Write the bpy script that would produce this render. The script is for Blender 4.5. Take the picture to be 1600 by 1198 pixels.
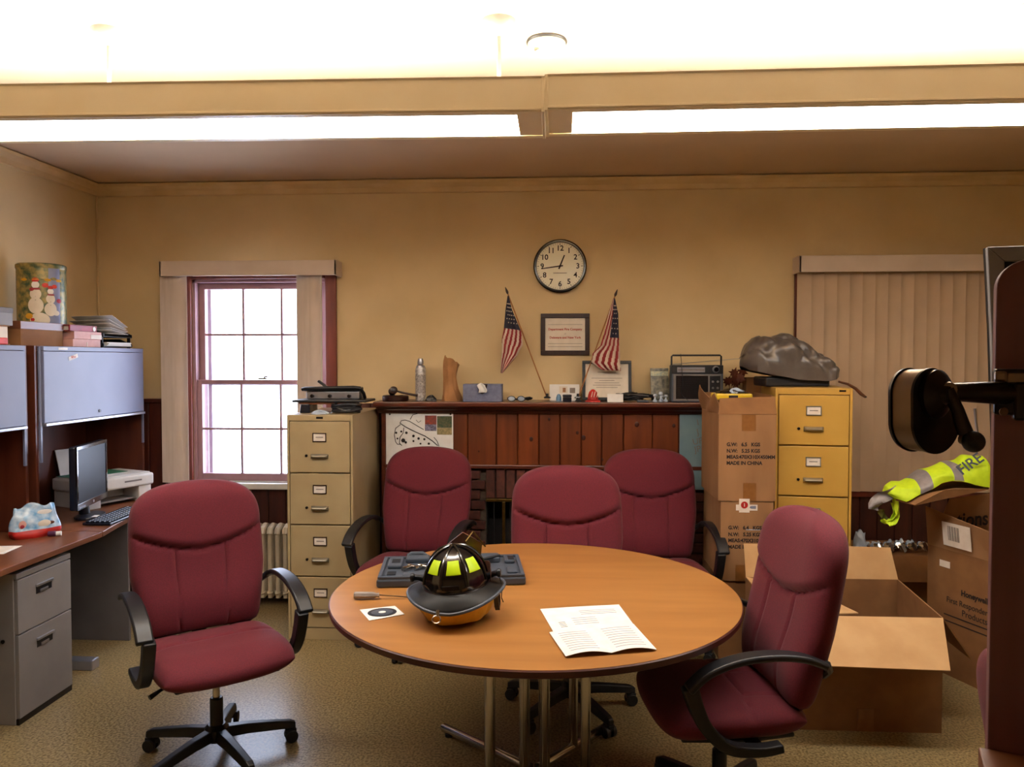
import bpy, bmesh, math, random
from mathutils import Vector, Matrix, Euler
random.seed(7)
R = math.radians
C = bpy.context.scene.collection
sc = bpy.context.scene
for o in list(bpy.data.objects): bpy.data.objects.remove(o)

# ------------------------------------------------------------------ camera, sky, exposure
F, CX, CY, YAW, PIT, EYE = 1210.0, 800.0, 599.0, R(3.3), R(1.75), 1.64
cam = bpy.data.objects.new('camera', bpy.data.cameras.new('camera')); C.objects.link(cam)
cam.data.sensor_width = 36; cam.data.lens = F/1600*36; cam.data.clip_start = .02
cam.location = (0, 0, EYE); cam.rotation_euler = (R(90)-PIT, 0, YAW)
sc.camera = cam
w = bpy.data.worlds.new('sky'); sc.world = w; w.use_nodes = True
bg = w.node_tree.nodes['Background']; bg.inputs[0].default_value = (.72, .80, 1, 1); bg.inputs[1].default_value = 13.0
sc.view_settings.view_transform = 'Standard'; sc.view_settings.look = 'None'
sc.view_settings.gamma = 1; sc.view_settings.use_curve_mapping = False
sc.view_settings.exposure = 0.08
LAMP_DOWN, LAMP_UP = 19.0, 70.0
LAMP_COL = (1.0, .97, .92)

def ray(px, py):
    x = (px-CX)/F; z = -(py-CY)/F; y = 1.
    y, z = (y*math.cos(PIT)+z*math.sin(PIT), -y*math.sin(PIT)+z*math.cos(PIT))
    x, y = (x*math.cos(YAW)-y*math.sin(YAW), x*math.sin(YAW)+y*math.cos(YAW))
    return x, y, z
def aY(px, py, Y):
    x, y, z = ray(px, py); t = Y/y; return Vector((x*t, Y, EYE+z*t))
def aZ(px, py, Z):
    x, y, z = ray(px, py); t = (Z-EYE)/z; return Vector((x*t, y*t, Z))
def aX(px, py, X):
    x, y, z = ray(px, py); t = X/x; return Vector((X, y*t, EYE+z*t))

# ------------------------------------------------------------------ materials
def s2l(c):
    if isinstance(c, str):
        c = tuple(int(c[i:i+2], 16)/255 for i in (0, 2, 4))
    return tuple(((v/12.92) if v <= .04045 else ((v+.055)/1.055)**2.4) for v in c)+(1,)
MATS = {}
def pm(name, c1, c2=None, scale=12, rough=.6, metal=0, bump=0, stretch=(1, 1, 1), bscale=None, detail=4, rnd=0, coat=0,
       emit=None, es=0, alpha=None, ramp=(.35, .65), sheen=0, spec=.5, trans=0):
    if name in MATS: return MATS[name]
    m = bpy.data.materials.new(name); m.use_nodes = True; nt = m.node_tree; N = nt.nodes; L = nt.links
    b = N['Principled BSDF']; b.inputs['Roughness'].default_value = rough; b.inputs['Metallic'].default_value = metal
    b.inputs['Specular IOR Level'].default_value = spec
    if coat: b.inputs['Coat Weight'].default_value = coat; b.inputs['Coat Roughness'].default_value = .15
    if sheen: b.inputs['Sheen Weight'].default_value = sheen
    if trans: b.inputs['Transmission Weight'].default_value = trans
    a = s2l(c1); c2 = a if c2 is None else s2l(c2)
    tc = N.new('ShaderNodeTexCoord'); mp = N.new('ShaderNodeMapping'); mp.inputs['Scale'].default_value = stretch
    L.new(tc.outputs['Object'], mp.inputs['Vector'])
    if rnd:
        oi = N.new('ShaderNodeObjectInfo'); mu = N.new('ShaderNodeMath'); mu.operation = 'MULTIPLY'; mu.inputs[1].default_value = 37
        cb = N.new('ShaderNodeCombineXYZ'); L.new(oi.outputs['Random'], mu.inputs[0])
        for i in range(3): L.new(mu.outputs[0], cb.inputs[i])
        L.new(cb.outputs[0], mp.inputs['Location'])
    n = N.new('ShaderNodeTexNoise'); n.inputs['Scale'].default_value = scale; n.inputs['Detail'].default_value = detail
    L.new(mp.outputs[0], n.inputs['Vector'])
    r = N.new('ShaderNodeValToRGB'); r.color_ramp.elements[0].position = ramp[0]; r.color_ramp.elements[1].position = ramp[1]
    r.color_ramp.elements[0].color = a; r.color_ramp.elements[1].color = c2
    L.new(n.outputs['Fac'], r.inputs[0]); out = r.outputs[0]
    if rnd:
        hs = N.new('ShaderNodeHueSaturation'); mr = N.new('ShaderNodeMapRange')
        mr.inputs[3].default_value = 1-rnd; mr.inputs[4].default_value = 1+rnd
        L.new(oi.outputs['Random'], mr.inputs[0]); L.new(mr.outputs[0], hs.inputs['Value']); L.new(out, hs.inputs['Color']); out = hs.outputs[0]
    L.new(out, b.inputs['Base Color'])
    if bump:
        n2 = N.new('ShaderNodeTexNoise'); n2.inputs['Scale'].default_value = bscale or scale; n2.inputs['Detail'].default_value = 3
        L.new(mp.outputs[0], n2.inputs['Vector'])
        bp = N.new('ShaderNodeBump'); bp.inputs['Strength'].default_value = bump; bp.inputs['Distance'].default_value = .01
        L.new(n2.outputs['Fac'], bp.inputs['Height']); L.new(bp.outputs[0], b.inputs['Normal'])
    if emit:
        b.inputs['Emission Color'].default_value = s2l(emit); b.inputs['Emission Strength'].default_value = es
    MATS[name] = m; return m

M = dict(
 wall=pm('wall_paint', 'd9c093', 'cfb586', 2.2, .75, bump=.05, bscale=90),
 ceil=pm('ceiling_paint', 'd6bda0', 'd0b698', 2, .85),
 crown=pm('crown_paint', 'd8bb8c', 'cdae7c', 5, .6),
 floor=pm('floor_vinyl', '9c8861', '64522f', 95, .30, detail=6, ramp=(.40, .62), bump=.03, bscale=60, spec=.4),
 wains=pm('dark_panelling', '4a1f12', '35130b', 7, .45, stretch=(3, 3, .35), rnd=.12),
 casing=pm('red_brown_casing', '74301c', '5e2314', 9, .45, stretch=(3, 3, .4)),
 sash=pm('window_sash_paint', 'a07c80', '957075', 9, .5),
 stempaint=pm('stem_paint', '8c8680', '847e78', 9, .4),
 white_paint=pm('white_gloss_paint', 'e6e2da', 'dcd8cf', 9, .4),
 vane=pm('vertical_blind_vane', 'c4a98c', 'bca184', 4, .6, rnd=.035),
 vane2=pm('vertical_blind_vane_window', 'dccbbd', 'd2c0b0', 4, .6, rnd=.03),
 pine=pm('knotty_pine', '6f3413', '57260c', 5, .4, stretch=(4, 4, .35), rnd=.16, coat=.1, bump=.03),
 pinedark=pm('dark_stained_pine', '5c2512', '481b0c', 6, .35, stretch=(.5, 4, 4), coat=.3),
 knot=pm('pine_knot', '2c0f06', '3e160a', 30, .4),
 brick=pm('fireplace_brick', '5a2c22', '46221a', 25, .85, bump=.3, rnd=.25),
 mortar=pm('brick_mortar', '55483c', '483c32', 40, .9),
 matte_black=pm('firebox_black', '0c0808', '140d0c', 9, .9),  # near-black matte tone for the firebox plates and screen bars
 brass=pm('aged_brass', '6f5528', '5a4520', 30, .35, metal=.9),
 maroon=pm('maroon_fabric', '660e22', '580b1c', 220, .85, bump=.12, bscale=500, sheen=.08),
 black_plastic=pm('black_plastic', '17171b', '121216', 40, .42),
 black_gloss=pm('black_gloss', '0a0809', '0f0b0c', 30, .12, coat=.6),
 chrome=pm('chrome', 'c9c6c2', 'bdbab6', 8, .18, metal=1),
 table=pm('table_laminate', '9c6834', 'aa763e', 3, .36, stretch=(.6, 5, 1), detail=8, ramp=(.3, .7)),
 table_edge=pm('table_edge_band', '51251a', '451d14', 9, .4),
 beige=pm('beige_cabinet_steel', 'ad9a74', 'a5906a', 5, .45),
 yellow=pm('mustard_cabinet_steel', 'c69c48', 'bd9240', 4, .42),
 steel_handle=pm('satin_handle_metal', 'a09a8c', '938d80', 12, .35, metal=.7),
 paper=pm('white_paper', 'eeebe6', 'e6e2dc', 20, .8),
 label=pm('label_card', 'e9ddd0', 'ded0c0', 20, .8),
 dark_frame=pm('dark_wood_frame', '33170f', '26100a', 14, .35, stretch=(4, 4, .5)),
 card=pm('corrugated_cardboard', '9d734c', '916843', 8, .85, stretch=(1, 1, .3), bump=.03),
 card_in=pm('pale_cardboard', 'c49c6c', 'b98f60', 7, .85),
 card_dark=pm('brown_cardboard', '8a6038', '7d5430', 8, .85),
 ink=pm('black_ink', '1c1310', '241814', 50, .8),
 tape=pm('brown_parcel_tape', '8b5c30', '83552a', 40, .35),
 cherry=pm('cherry_laminate', '5b2c1a', '4a2113', 5, .38, stretch=(3, 3, .4)),
 desktop=pm('desk_cherry_top', '7a4a30', '6c3f28', 4, .33, stretch=(4, .5, 1)),
 greydoor=pm('lavender_grey_laminate', '74778e', '6d7086', 3, .42),
 grey_ped=pm('grey_pedestal_steel', '94908f', '8b8787', 5, .45),
 grey_dark=pm('dark_grey_panel', '6a6463', '605b5a', 5, .6),
 alu=pm('aluminium', 'b5b5bd', 'a9a9b2', 14, .3, metal=.85),
 navy=pm('dark_navy_plastic', '10131f', '151926', 20, .3),
 screen=pm('dark_screen', '06070b', '0a0c12', 8, .45, spec=.25),
 pr_white=pm('printer_white_plastic', 'd6d3cd', 'cdcac4', 12, .4),
 green=pm('green_sheet', '1f6b4d', '185a40', 20, .6),
 red=pm('bright_red', 'c0261f', 'ab1f1a', 20, .45),
 redbox=pm('red_folder', 'a02a38', '8e2230', 20, .5),
 pinkbox=pm('pink_box', 'cf9f94', 'c59388', 20, .6),
 orange=pm('orange_red_plastic', 'd8402a', 'c83522', 20, .5),
 bluebag=pm('blue_bag_film', '5590c0', 'c4d6e4', 22, .25, bump=.3, bscale=24),
 silver_film=pm('clear_bag_film', 'b9c4d0', '98a6b8', 14, .2, bump=.3),
 purple=pm('purple_plastic', '5a2448', '4a1c3c', 20, .4),
 lime=pm('lime_reflective', 'c8e600', 'bfe000', 20, .4, emit='c8e600', es=0),
 vest=pm('hi_vis_yellow_fabric', 'cbe41c', 'bcd814', 30, .7, bump=.1),
 vest_tape=pm('grey_reflective_tape', '8a8080', '7c7474', 40, .4),
 helmet_brim=pm('worn_black_brim', '080606', '130d0a', 30, .5, spec=.3),
 gold_liner=pm('golden_liner_fabric', 'd9a226', 'c8921e', 30, .8, bump=.1),
 leather=pm('brown_leather', '6a3a20', '55301c', 24, .45),
 case=pm('blue_grey_blow_moulded', '454c58', '3e4550', 20, .5),
 case_dark=pm('case_pocket_dark', '14161c', '101218', 20, .6),
 tarp=pm('grey_vinyl_cover', '5e5651', '504843', 9, .33, bump=.5, bscale=9, coat=.15),
 radiator=pm('cream_radiator_paint', 'cdbfa5', 'c2b398', 8, .4),
 fixture=pm('cream_fixture_enamel', 'f6ecd2', 'f2e6c8', 5, .45),
 smoke=pm('smoke_alarm_plastic', 'e6dcb8', 'ded3ac', 10, .5),
 kraft=pm('kraft_paper', 'a5764a', '93673c', 14, .8, bump=.4, bscale=30),
 tissue=pm('blue_grey_tissue_carton', '6f7590', '5f6480', 40, .6),
 flag_red=pm('flag_red', '8f1d22', '84181d', 20, .7),
 flag_white=pm('flag_white', 'd8c4b4', 'cdb9a8', 20, .7),
 flag_blue=pm('flag_blue', '1c1d34', '17182c', 20, .7),
 stick=pm('flag_stick_wood', 'a86e34', '97602b', 30, .5),
 cert=pm('certificate_paper', 'e3d8c8', 'dad0be', 20, .7),
 redink=pm('red_ink', 'b8402f', 'b03828', 40, .8),
 greyink=pm('grey_ink', '8b8078', '807469', 40, .8),
 clockface=pm('clock_face', 'fbf7de', 'f7f2d6', 8, .35, coat=.4),
 plum=pm('plum_board_laminate', '74484c', '653c3c', 6, .45, stretch=(3, 3, .4)),
 sharp_dark=pm('dark_enamelled_metal', '1a1210', '221815', 14, .3, metal=.5),
 sharp_band=pm('worn_nickel_band', '8a7868', '6a5646', 9, .3, metal=.8),
 tvgrey=pm('grey_frame_enamel', '77716e', '6e6865', 10, .5),
 leafm=pm('dry_leaf', '6a2c12', '54220e', 20, .7),
 tin_green=pm('tin_dark_green', '35503a', 'a08c50', 34, .35, metal=.2),
 tin_blue=pm('tin_sky_blue', '8f97b4', '7f86a4', 14, .35, metal=.2),
 wainbase=pm('dark_baseboard', '2c120b', '240e08', 7, .5),
 poster_blue=pm('pale_blue_poster', '7f9aa0', '74909a', 6, .8),
 deskwood=pm('ledge_wood', '7a4b2c', '693e22', 6, .4, stretch=(.5, 4, 1)),
)

# ------------------------------------------------------------------ geometry helpers
class MB:
    def __init__(s): s.v = []; s.f = []; s.mi = []; s.m = 0
    def add(s, vs, fs):
        o = len(s.v); s.v += [tuple(v) for v in vs]
        for f in fs: s.f.append(tuple(o+i for i in f)); s.mi.append(s.m)
        return s
    def box(s, x0, x1, y0, y1, z0, z1):
        x0, x1 = min(x0, x1), max(x0, x1); y0, y1 = min(y0, y1), max(y0, y1); z0, z1 = min(z0, z1), max(z0, z1)
        return s.add([(x0,y0,z0),(x1,y0,z0),(x1,y1,z0),(x0,y1,z0),(x0,y0,z1),(x1,y0,z1),(x1,y1,z1),(x0,y1,z1)],
                     [(0,3,2,1),(4,5,6,7),(0,1,5,4),(1,2,6,5),(2,3,7,6),(3,0,4,7)])
    def obox(s, c, size, rot=(0,0,0)):
        m = Euler(rot).to_matrix(); c = Vector(c); h = [d/2 for d in size]
        vs = [c+m@Vector((a*h[0], b*h[1], d*h[2])) for d in (-1,1) for a,b in ((-1,-1),(1,-1),(1,1),(-1,1))]
        return s.add(vs, [(0,3,2,1),(4,5,6,7),(0,1,5,4),(1,2,6,5),(2,3,7,6),(3,0,4,7)])
    def tube(s, pts, r, n=10, caps=True, flat=None):
        pts = [Vector(p) for p in pts]; k = len(pts)
        rs = r if isinstance(r, (list, tuple)) else [r]*k
        vs = []; prev = None
        for i, p in enumerate(pts):
            t = (pts[min(i+1,k-1)]-pts[max(i-1,0)]).normalized()
            if prev is None:
                a = Vector((0,0,1)) if abs(t.z) < .9 else Vector((1,0,0)); u = t.cross(a).normalized()
            else: u = (prev-t*prev.dot(t)).normalized()
            prev = u; b = t.cross(u)
            for j in range(n):
                an = 2*math.pi*j/n; vs.append(p+(u*math.cos(an)+b*math.sin(an))*rs[i])
        fs = [(i*n+j, i*n+(j+1)%n, (i+1)*n+(j+1)%n, (i+1)*n+j) for i in range(k-1) for j in range(n)]
        if caps: fs += [tuple(range(n))[::-1], tuple((k-1)*n+j for j in range(n))]
        return s.add(vs, fs)
    def cyl(s, p0, p1, r0, r1=None, n=20): return s.tube([p0, p1], [r0, r0 if r1 is None else r1], n)
    def lathe(s, prof, n=24, o=(0,0,0), rot=None, ring=False):
        o = Vector(o); m = Euler(rot).to_matrix() if rot else Matrix.Identity(3); vs = []; k = len(prof)
        for r, z in prof:
            for j in range(n):
                a = 2*math.pi*j/n; vs.append(o+m@Vector((r*math.cos(a), r*math.sin(a), z)))
        fs = [(i*n+j, i*n+(j+1)%n, (i+1)*n+(j+1)%n, (i+1)*n+j) for i in range(k-1) for j in range(n)]
        if ring: fs += [((k-1)*n+j, (k-1)*n+(j+1)%n, (j+1)%n, j) for j in range(n)]
        else: fs += [tuple(range(n))[::-1], tuple((k-1)*n+j for j in range(n))]
        return s.add(vs, fs)
    def ell(s, c, rx, ry, rz, n=16, k=10):
        prof = []
        c = Vector(c); vs = []; fs = []
        for i in range(k+1):
            ph = -math.pi/2+math.pi*i/k; rr = max(math.cos(ph), .02)
            for j in range(n):
                a = 2*math.pi*j/n; vs.append(c+Vector((rx*rr*math.cos(a), ry*rr*math.sin(a), rz*math.sin(ph))))
        fs = [(i*n+j, i*n+(j+1)%n, (i+1)*n+(j+1)%n, (i+1)*n+j) for i in range(k) for j in range(n)]
        fs += [tuple(range(n))[::-1], tuple(k*n+j for j in range(n))]
        return s.add(vs, fs)
    def prism(s, pts, h0, h1, plane='XY', o=(0,0,0)):
        o = Vector(o); n = len(pts)
        def P(a, b, h): return o+Vector({'XY': (a,b,h), 'XZ': (a,h,b), 'YZ': (h,a,b)}[plane])
        vs = [P(a,b,h0) for a,b in pts]+[P(a,b,h1) for a,b in pts]
        fs = [tuple(range(n))[::-1], tuple(range(n,2*n))]+[(i,(i+1)%n,n+(i+1)%n,n+i) for i in range(n)]
        return s.add(vs, fs)
    def slab(s, p, t):     # thick quad/polygon from 3-D points
        p = [Vector(q) for q in p]; nrm = (p[1]-p[0]).cross(p[2]-p[0]).normalized()*t/2; n = len(p)
        vs = [q-nrm for q in p]+[q+nrm for q in p]
        return s.add(vs, [tuple(range(n))[::-1], tuple(range(n,2*n))]+[(i,(i+1)%n,n+(i+1)%n,n+i) for i in range(n)])
    def grid(s, fn, nu, nv, wu=False, mat=None):
        vs = [fn(i/nu, j/nv) for i in range(nu if wu else nu+1) for j in range(nv+1)]
        o = len(s.v); s.v += [tuple(v) for v in vs]; W = nv+1; nU = nu if wu else nu+1
        for i in range(nu):
            for j in range(nv):
                a = i*W+j; b = ((i+1) % nU)*W+j
                s.f.append((o+a, o+b, o+b+1, o+a+1)); s.mi.append(mat((i+.5)/nu, (j+.5)/nv) if mat else s.m)
        return s
    def shell(s, fn, nu, nv, t, mat=None):    # open sheet given real thickness t(vector or float along y)
        g = MB().grid(fn, nu, nv, mat=mat); n = len(g.v); off = Vector(t) if not isinstance(t, (int, float)) else Vector((0, t, 0))
        vs = g.v+[tuple(Vector(v)+off) for v in g.v]; W = nv+1
        o = len(s.v); s.v += vs
        for f, m in zip(g.f, g.mi):
            s.f.append(tuple(o+i for i in f)); s.mi.append(m); s.f.append(tuple(o+n+i for i in f[::-1])); s.mi.append(m)
        edge = [i*W for i in range(nu+1)]+[nu*W+j for j in range(1,nv+1)]+[i*W+nv for i in range(nu-1,-1,-1)]+[j for j in range(nv-1,0,-1)]
        k = len(edge)
        for i in range(k):
            a, b = edge[i], edge[(i+1) % k]; s.f.append((o+b, o+a, o+n+a, o+n+b)); s.mi.append(g.mi[0])
        return s
    def sweep(s, path, width, thick, x=0):    # rectangular section along a path in the YZ plane
        p = [Vector((x, a, b)) for a, b in path]; k = len(p); vs = []
        ws = width if isinstance(width, list) else [width]*k; ts = thick if isinstance(thick, list) else [thick]*k
        for i in range(k):
            t = (p[min(i+1,k-1)]-p[max(i-1,0)]).normalized(); n = Vector((0, -t.z, t.y)); X = Vector((1,0,0))
            for a, b in ((-1,-1),(1,-1),(1,1),(-1,1)): vs.append(p[i]+X*a*ws[i]/2+n*b*ts[i]/2)
        fs = [(i*4+j, i*4+(j+1)%4, (i+1)*4+(j+1)%4, (i+1)*4+j) for i in range(k-1) for j in range(4)]
        fs += [(3,2,1,0), tuple((k-1)*4+j for j in range(4))]
        return s.add(vs, fs)
    def build(s, name, mat, parent=None, loc=None, rot=None, bevel=0, smooth=False, sub=0, seg=2, weld=False):
        me = bpy.data.meshes.new(name); me.from_pydata(s.v, [], s.f)
        for m in (mat if isinstance(mat, (list, tuple)) else [mat]): me.materials.append(M[m] if isinstance(m, str) else m)
        for p, i in zip(me.polygons, s.mi): p.material_index = i
        bm = bmesh.new(); bm.from_mesh(me)
        if weld: bmesh.ops.remove_doubles(bm, verts=bm.verts, dist=1e-5)
        bmesh.ops.recalc_face_normals(bm, faces=bm.faces); bm.to_mesh(me); bm.free()
        if smooth:
            for p in me.polygons: p.use_smooth = True
            try: me.set_sharp_from_angle(angle=R(smooth if smooth is not True else 40))
            except Exception: pass
        o = bpy.data.objects.new(name, me); C.objects.link(o)
        if parent: o.parent = parent
        if loc is not None: o.location = loc
        if rot is not None: o.rotation_euler = rot
        if bevel:
            b = o.modifiers.new('bevel', 'BEVEL'); b.width = bevel; b.segments = seg; b.limit_method = 'ANGLE'; b.angle_limit = R(35)
        if sub:
            b = o.modifiers.new('sub', 'SUBSURF'); b.levels = sub; b.render_levels = sub
        return o
def bx(*a): return MB().box(*a)
def tag(o, label, cat, group=None):
    o['label'] = label; o['category'] = cat
    if group: o['group'] = group
    return o
def thing(name, label, cat, loc=(0,0,0), rz=0, group=None, rot=None):
    o = bpy.data.objects.new(name, None); C.objects.link(o); o.empty_display_size = .05
    o.location = loc; o.rotation_euler = rot or (0,0,rz); return tag(o, label, cat, group)
def struct(o): o['kind'] = 'structure'; return o
def holder(name, loc=(0,0,0)):
    o = bpy.data.objects.new(name, None); C.objects.link(o); o.location = loc; return struct(o)
def kids(o): return [c for c in bpy.data.objects if c.parent == o]
def dup(root, loc=None, rz=None, label=None, skip=()):
    def cp(o, par):
        c = o.copy(); C.objects.link(c)
        if par: c.parent = par
        for k in children.get(o.name, ()): cp(k, c)
        return c
    children = {}
    for o in list(bpy.data.objects):
        if o.parent: children.setdefault(o.parent.name, []).append(o)
    r = cp(root, None)
    if loc is not None: r.location = loc
    if rz is not None: r.rotation_euler = (0,0,rz)
    if label: r['label'] = label
    return r
def text(s, size, mat, parent, loc, rot=(R(90),0,0), name='lettering', align='CENTER', ext=.0004, sx=1.0, bold=0):
    cu = bpy.data.curves.new('t', 'FONT'); cu.body = s; cu.size = size; cu.align_x = align; cu.align_y = 'CENTER'; cu.extrude = ext
    cu.resolution_u = 3; cu.offset = bold
    ob = bpy.data.objects.new('t', cu); C.objects.link(ob)
    dg = bpy.context.evaluated_depsgraph_get(); me = bpy.data.meshes.new_from_object(ob.evaluated_get(dg))
    bpy.data.objects.remove(ob); me.materials.clear(); me.materials.append(M[mat])
    o = bpy.data.objects.new(name, me); C.objects.link(o); o.parent = parent; o.location = loc; o.rotation_euler = rot; o.scale = (sx,1,1)
    return o

# ------------------------------------------------------------------ room shell
XL, XR, YB, YF, ZC = -3.17, 3.45, 5.2, -1.6, 2.85
fl = struct(bx(XL-.1, XR+.1, YF-.1, YB+.4, -.1, 0).build('floor', 'floor'))
ce = struct(bx(XL-.1, XR+.1, YF-.1, YB+.4, ZC, ZC+.1).build('ceiling', 'ceil'))
struct(bx(XL-.12, XL, YF-.1, YB+.3, 0, ZC).build('wall_left', 'wall'))
struct(bx(XR, XR+.12, YF-.1, YB+.3, 0, ZC).build('wall_right', 'wall'))
struct(bx(XL, XR, YF-.12, YF, 0, ZC).build('wall_front', 'wall'))
WX0, WX1, WZ0, WZ1 = -2.50, -1.565, .80, 2.19      # opening of the left window
wb = MB().box(XL, WX0, YB, YB+.22, 0, ZC).box(WX1, XR, YB, YB+.22, 0, ZC)
wb.box(WX0, WX1, YB, YB+.22, 0, WZ0).box(WX0, WX1, YB, YB+.22, WZ1, ZC)
struct(wb.build('wall_back', 'wall'))
# crown mouldings
cp = [(0,0),(-.03,0),(-.05,-.012),(-.045,-.03),(-.02,-.055),(-.016,-.085),(0,-.09)]
struct(MB().prism([(YB+a, ZC+b) for a, b in cp], XL, XR, 'YZ').build('trim_1', 'crown'))
struct(MB().prism([(XL-a, ZC+b) for a, b in cp], YF, YB-.02, 'XZ').build('trim_2', 'crown'))
struct(MB().prism([(XR+a, ZC+b) for a, b in cp], YF, YB-.02, 'XZ').build('trim_3', 'crown'))
# wainscot planks of the back wall, one by one
def wains(name, x0, x1, z0, z1):
    h = holder(name); x = x0; i = 0
    n = max(1, round((x1-x0)/.115)); wd = (x1-x0)/n
    bx(x0, x1, YB-.006, YB, z0, z1).build('backing', 'wainbase', h)
    for i in range(n):
        bx(x0+i*wd+.002, x0+(i+1)*wd-.002, YB-.018, YB-.004, z0, z1).build('plank', 'wains', h, bevel=.003, seg=1)
    return h
wains('trim_4', XL+.005, WX0-.075, .1, 1.345)
wains('trim_5', WX0-.075, WX1+.075, .1, WZ0-.045)
wains('trim_6', WX1+.075, -1.145, .1, 1.345)
wains('trim_7', 1.24, 1.54, .1, 1.345)
wains('trim_8', 1.54, XR-.005, .1, .745)
struct(bx(XL+.005, WX0-.075, YB-.035, YB, 1.345, 1.372).build('trim_9', 'wains', bevel=.004))
struct(bx(XL+.005, -1.145, YB-.026, YB, 0, .1).build('baseboard_back', 'wainbase', bevel=.004))
struct(bx(1.24, XR-.005, YB-.026, YB, 0, .1).build('baseboard_back.001', 'wainbase', bevel=.004))
struct(bx(XL, XL+.02, YF, YB-.03, 0, .1).build('baseboard_left', 'wainbase', bevel=.004))
struct(bx(XR-.02, XR, YF, YB-.03, 0, .1).build('baseboard_right', 'wainbase', bevel=.004))
# conduit-like corner bead in the left corner
struct(MB().tube([(XL+.008, YB-.008, 1.37), (XL+.011, YB-.01, 1.8), (XL+.008, YB-.008, 2.3), (XL+.008, YB-.008, ZC-.09)], .007, 8).build('trim_10', 'crown', smooth=True))

# ---- window 1: double-hung sash
win = holder('window_1')
def sash(y0, y1, z0, z1, x0, x1, st, rt, rb, nm):
    s = bx(x0, x0+st, y0, y1, z0, z1).build(nm, 'sash', win, bevel=.003)
    for a in ((x1-st, x1, z0, z1), (x0+st, x1-st, z1-rt, z1), (x0+st, x1-st, z0, z0+rb)):
        bx(a[0], a[1], y0, y1, a[2], a[3]).build('rail', 'sash', s, bevel=.003)
    gx0, gx1, gz0, gz1 = x0+st, x1-st, z0+rb, z1-rt; ym = (y0+y1)/2; gw = (gx1-gx0)/3; gh = (gz1-gz0)/2
    for i in (1, 2): bx(gx0+gw*i-.007, gx0+gw*i+.007, y0+.004, y1-.004, gz0, gz1).build('muntin', 'sash', s)
    bx(gx0, gx1, y0+.006, y1-.006, gz0+gh-.007, gz0+gh+.007).build('muntin', 'sash', s)
    for i in range(3):
        for j in range(2):
            bx(gx0+gw*i+.007, gx0+gw*(i+1)-.007, ym-.0015, ym+.0015, gz0+gh*j+(.007 if j else 0), gz0+gh*(j+1)-(0 if j else .007)).build('pane', GL, s)
    return s
GL = bpy.data.materials.new('window_glass'); GL.use_nodes = True
nt = GL.node_tree; N = nt.nodes; nt.nodes.remove(N['Principled BSDF'])
tr = N.new('ShaderNodeBsdfTransparent'); gl = N.new('ShaderNodeBsdfGlossy'); gl.inputs['Roughness'].default_value = .03
mx = N.new('ShaderNodeMixShader'); mx.inputs[0].default_value = .06; tr.inputs[0].default_value = (.97,.98,1,1)
nt.links.new(tr.outputs[0], mx.inputs[1]); nt.links.new(gl.outputs[0], mx.inputs[2]); nt.links.new(mx.outputs[0], N['Material Output'].inputs[0])
zm = aY(380, 596, 5.24).z
sash(YB+.055, YB+.09, zm-.02, WZ1-.02, WX0+.02, WX1-.02, .042, .042, .03, 'upper_sash')
sash(YB+.015, YB+.05, WZ0+.005, zm+.012, WX0+.012, WX1-.012, .042, .03, .05, 'lower_sash')
bx(WX0, WX0+.02, YB, YB+.2, WZ0, WZ1).build('jamb', 'sash', win); bx(WX1-.012, WX1, YB, YB+.2, WZ0, WZ1).build('jamb', 'sash', win)
bx(WX0, WX1, YB, YB+.2, WZ1-.02, WZ1).build('head', 'sash', win)
bx(WX0-.0, WX1+.0, YB+.0, YB+.25, WZ0-.02, WZ0+.004).build('outer_sill', 'white_paint', win, bevel=.003)
bx(WX0-.09, WX1+.09, YB-.05, YB+.0, WZ0-.045, WZ0-.003).build('stool', 'white_paint', win, bevel=.006)
mid = (WX0+WX1)/2
lk = MB().obox((mid+.01, YB+.03, zm+.02), (.06,.02,.012)).tube([(mid+.02,YB+.03,zm+.026),(mid+.035,YB+.012,zm+.036),(mid+.05,YB+.005,zm+.034)], .006, 8)
lk.build('sash_lock', 'steel_handle', win, smooth=True)
cas = holder('trim_11')
for a in ((WX0-.075, WX0, WZ0-.02, WZ1+.075), (WX1, WX1+.075, WZ0-.02, WZ1+.075), (WX0, WX1, WZ1, WZ1+.075)):
    bx(a[0], a[1], YB-.028, YB, a[2], a[3]).build('casing', 'casing', cas, bevel=.005)
# storm window frame outside
st = MB().box(WX0+.03, WX0+.055, YB+.17, YB+.19, WZ0, WZ1).box(WX1-.055, WX1-.03, YB+.17, YB+.19, WZ0, WZ1).box(WX0+.03, WX1-.03, YB+.17, YB+.19, zm-.03, zm-.012)
st.build('storm_frame', 'alu', win)

# ---- vertical blinds
def valance(parent, x0, x1, z0, z1, y):
    bx(x0, x1, y, y+.012, z0, z1).build('valance', 'vane2', parent, bevel=.002)
    bx(x0, x0+.012, y, YB, z0, z1).build('valance_return', 'vane2', parent); bx(x1-.012, x1, y, YB, z0, z1).build('valance_return', 'vane2', parent)
    bx(x0+.02, x1-.02, YB-.075, YB-.045, z1-.05, z1-.02).build('head_rail', 'alu', parent)
def vane(parent, x, y, z0, z1, ang, m, wd=.089):
    def fn(u, v):
        a = (u-.5)*wd; b = .006*math.cos((u-.5)*math.pi)
        return (a*math.cos(ang)-b*math.sin(ang), a*math.sin(ang)+b*math.cos(ang), z0+(z1-z0)*v)
    key = (m, round(z0,3), round(z1,3), round(ang,2))
    if key not in VC: VC[key] = MB().shell(fn, 6, 1, .0012).build('vane', m, parent, smooth=60); VC[key].location = (x,y,0); return VC[key]
    o = VC[key].copy(); C.objects.link(o); o.parent = parent; o.location = (x,y,0); return o
VC = {}
vb = thing('vertical_blind', 'cream vertical blind drawn apart at both sides of the sash window', 'blind')
valance(vb, -2.66, -1.455, 2.20, 2.30, 5.06)
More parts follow.
